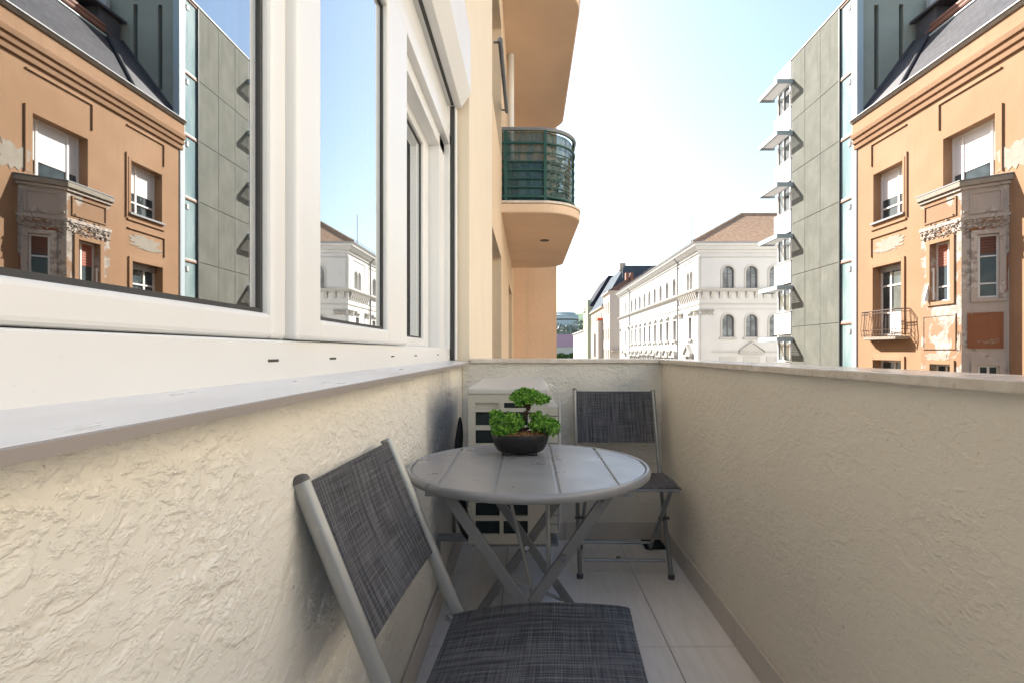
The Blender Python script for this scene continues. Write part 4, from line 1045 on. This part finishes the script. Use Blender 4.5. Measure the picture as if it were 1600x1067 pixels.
# ================================================================ houses further down the street
def row_house(nm, label, x, ya, yb, ez, ridge_h, wall, roofm, run=4.0, wins=(), endwins=(), glassm=m_fglass, mansard=False, depth=14):
    t = thing(nm, label, 'house', (x, ya, -9)); F = Fr((x, 0, 0), (0, 1, 0), (-1, 0, 0)); E = Fr((0, ya, 0), (1, 0, 0), (0, -1, 0))
    MB().wall(F, ya, yb, -9, ez, wins, .3).wall(E, x, x+depth, -9, ez, endwins, .25).build('wall', wall, t)
    m = MB().box(x+.5, x+depth, ya+.5, yb-.02, -9, ez-.05); m.quad((x, yb, -9), (x+depth, yb, -9), (x+depth, yb, ez), (x, yb, ez)); m.build('wall', wall, t)
    MB().box(x-.35, x+depth, ya-.3, yb+.05, ez+.01, ez+.25).build('cornice', wall, t)
    r = MB(); r.loop([(x-.3, ya-.25, ez+.26), (x+depth, ya-.25, ez+.26), (x+depth, yb, ez+.26), (x-.3, yb, ez+.26)], [(x+run, ya+(1.2 if mansard else run*.7), ez+ridge_h), (x+depth, ya+(1.2 if mansard else run*.7), ez+ridge_h), (x+depth, yb-.6, ez+ridge_h), (x+run, yb-.6, ez+ridge_h)])
    ro = r.build('roof', roofm, t)
    for h in wins: window(F, t, *h[:4], -.2, m_wframe, glassm, .09, us=((h[0]+h[1])/2,), t=.06)
    for h in endwins: window(E, t, *h[:4], -.15, m_wframe, glassm, .09, us=((h[0]+h[1])/2,), zs=((h[2]+h[3])/2,), t=.06)
    return t, ro, F, E
m_h1 = plain('pinkish_cream_render', (.44, .38, .33), .85, .07, .6); m_h2 = plain('beige_render', (.38, .33, .27), .85, .1, .6)
m_h3 = plain('pale_green_render', (.40, .41, .32), .85, .08, .6); m_h4 = plain('off_white_render', (.46, .455, .43), .85, .06, .6)
m_r1 = plain('blue_grey_roof', (.065, .08, .10), .85, .35, .5); m_r2 = plain('dark_grey_roof', (.034, .034, .048), .85, .25, .5); m_r3 = plain('red_brown_roof', (.13, .07, .052), .8, .25, 1)
def grid(ya, yb, n, zs, hh, wd=1.1): return [(ya+(yb-ya)*(i+.5)/n-wd/2, ya+(yb-ya)*(i+.5)/n+wd/2, z, z+hh) for i in range(n) for z in zs]
ewa = [(15.9, 16.9, 3.0, 5.2), (15.9, 16.9, -1.6, .9), (16.0, 17.3, 8.6, 10.2)]
h1, r1, F_, E_ = row_house('cream_house', 'pinkish cream corner house with a yellow shutter just beyond the white palace', 14, 93, 101, 11.2, 3.0, m_h1, m_r3, 4, grid(93, 101, 3, (-.6, 3.0, 7.6), 2.0), ewa)
MB().fbox(E_, 16.05, 17.25, 8.65, 10.15, -.12, -.03).build('yellow_shutter', plain('yellow_shutter', (.60, .36, .06), .7), h1)
MB().box(14.3, 16.2, 92.0, 92.98, 1.05, 1.25).build('balcony_slab', m_h2, h1)
for x in (17.2, 18.0): MB().box(x, x+.5, 95, 96.2, 13.5, 14.9).build('chimney', m_ridge, r1)
MB().tube([(16.6, 95, 14), (16.6, 95, 18.2)], .05, 5).build('antenna', m_gutter, r1)
h2, r2, F_, E_ = row_house('mansard_house', 'house with a tall blue grey mansard roof and red awning beyond the cream house', 14, 101.2, 121, 9.3, 8.0, m_h2, m_r1, 4.4, grid(101.2, 121, 5, (-.8, 3.0, 6.4), 2.0), mansard=True)
MB().box(13.0, 14, 101.4, 104.2, 6.9, 7.3).build('awning', plain('red_awning', (.6, .10, .05), .7), h2)
MB().box(13.1, 13.99, 101.4, 104.6, -9, 6.8).build('oriel', m_h1, h2); MB().box(13.3, 13.99, 110, 113, 0, 4.6).build('oriel', m_pave, h2)
MB().box(15.2, 17, 106, 108, 10, 12.8).build('dormer', m_r2, r2); MB().box(17.5, 18.6, 103, 105, 16.6, 17.9).build('chimney', m_h2, r2); MB().box(20.6, 23, 103, 107, 13.5, 17.0).build('attic', m_ridge, r2)
h3, r3, F_, E_ = row_house('green_house', 'narrow pale green house with dark steep roof, far along the right side', 14, 121.2, 137, 10.8, 7.4, m_h3, m_r2, 4.2, grid(121.2, 137, 4, (-.8, 3.0, 6.6), 2.0), mansard=True)
MB().box(13.3, 14.2, 121.6, 125, -9, 12.6).build('gable_turret', m_h3, h3)
h4, r4, F_, E_ = row_house('low_white_house', 'low white house at the far right end of the street', 14, 137.2, 168, 6.2, 1.6, m_h4, m_pave, 4, grid(137.2, 168, 6, (-.8, 2.6), 2.0))
# closing the street: long purple-roofed building, trees, hill with a round building
t = thing('long_house', 'long pale building with a purple brown roof closing the street', 'house', (15, 215, -9))
MB().box(-20, 45, 215, 228, -9, 2.9).build('wall', m_h4, t)
MB().loop([(-20.5, 214.5, 2.95), (45, 214.5, 2.95), (45, 228.5, 2.95), (-20.5, 228.5, 2.95)], [(-20.5, 221, 8.0), (45, 221, 8.0), (45, 222, 8.0), (-20.5, 222, 8.0)]).build('roof', plain('purple_brown_roof', (.19, .13, .17), .8, .1, .3), t)
def tree(x, y, z, h, r, label, seed):
    random.seed(seed)
    t = thing('street_tree', label, 'tree', (x, y, z), 'trees in front of the long house')
    MB().tube([(x, y, z), (x+.1, y, z+h*.5), (x-.1, y+.1, z+h*.8)], [.28, .2, .08], 7).build('trunk', m_bark, t)
    m = MB()
    for _ in range(9): leaves(m, (x+random.uniform(-.6, .6)*r, y+random.uniform(-.6, .6)*r, z+h*.72+random.uniform(-.35, .4)*r), (r*.55,)*2+(r*.42,), 60, .9)
    m.build('crown', m_tree, t)
for i, (x, lb) in enumerate(((12.0, 'leftmost of the four dark street trees before the long house'), (13.6, 'second street tree from the left before the long house'), (15.4, 'third street tree from the left before the long house'), (17.0, 'rightmost of the four dark street trees before the long house'))):
    tree(x, 205, -9, 10.2+.8*(i % 2), 2.2, lb, 20+i)
random.seed(11)
hm = MB(); n = 40
for i in range(n+1):
    for j in range(13):
        x = -260+800*i/n; y = 520+300*j/12
        hm.v.append((x, y, -9+62*math.exp(-((x-70)/230)**2)*math.exp(-((j-9)/6)**2)*min(1, (j+1)/5)+random.uniform(-1.5, 1.5)))
hm.f = [(i*13+j, (i+1)*13+j, (i+1)*13+j+1, i*13+j+1) for i in range(n) for j in range(12)]
kind(hm.build('hill', m_hill, smooth=True), 'structure')
t = thing('round_building', 'large round pale building on the distant wooded hill', 'building', (42, 600, 20))
RC = (40, 610)
MB().lathe([(17, 20), (17, 40), (0, 40)], RC, 40).build('wall', plain('pale_blue_glass_wall', (.45, .52, .56), .4, .1, .1), t)
for z, q in ((41.5, 0), (44.2, 3)): MB().lathe([(15.8-q, z-2.4), (16.6-q, z), (14.5-q, z+.7), (0, z+1.0)], RC, 40).build('roof_tier', plain('grey_dome_roof', (.40, .47, .50), .5), t)
MB().lathe([(17.2, 35.5), (17.2, 37)], RC, 40).build('window_band', m_fglass, t)
wd = MB()
for _ in range(70):
    x = random.uniform(-60, 190); y = random.uniform(545, 590); leaves(wd, (x, y, random.uniform(14, 30)), (9, 6, 5), 110, 2.2)
kind(wd.build('woodland', m_far_tree), 'stuff')
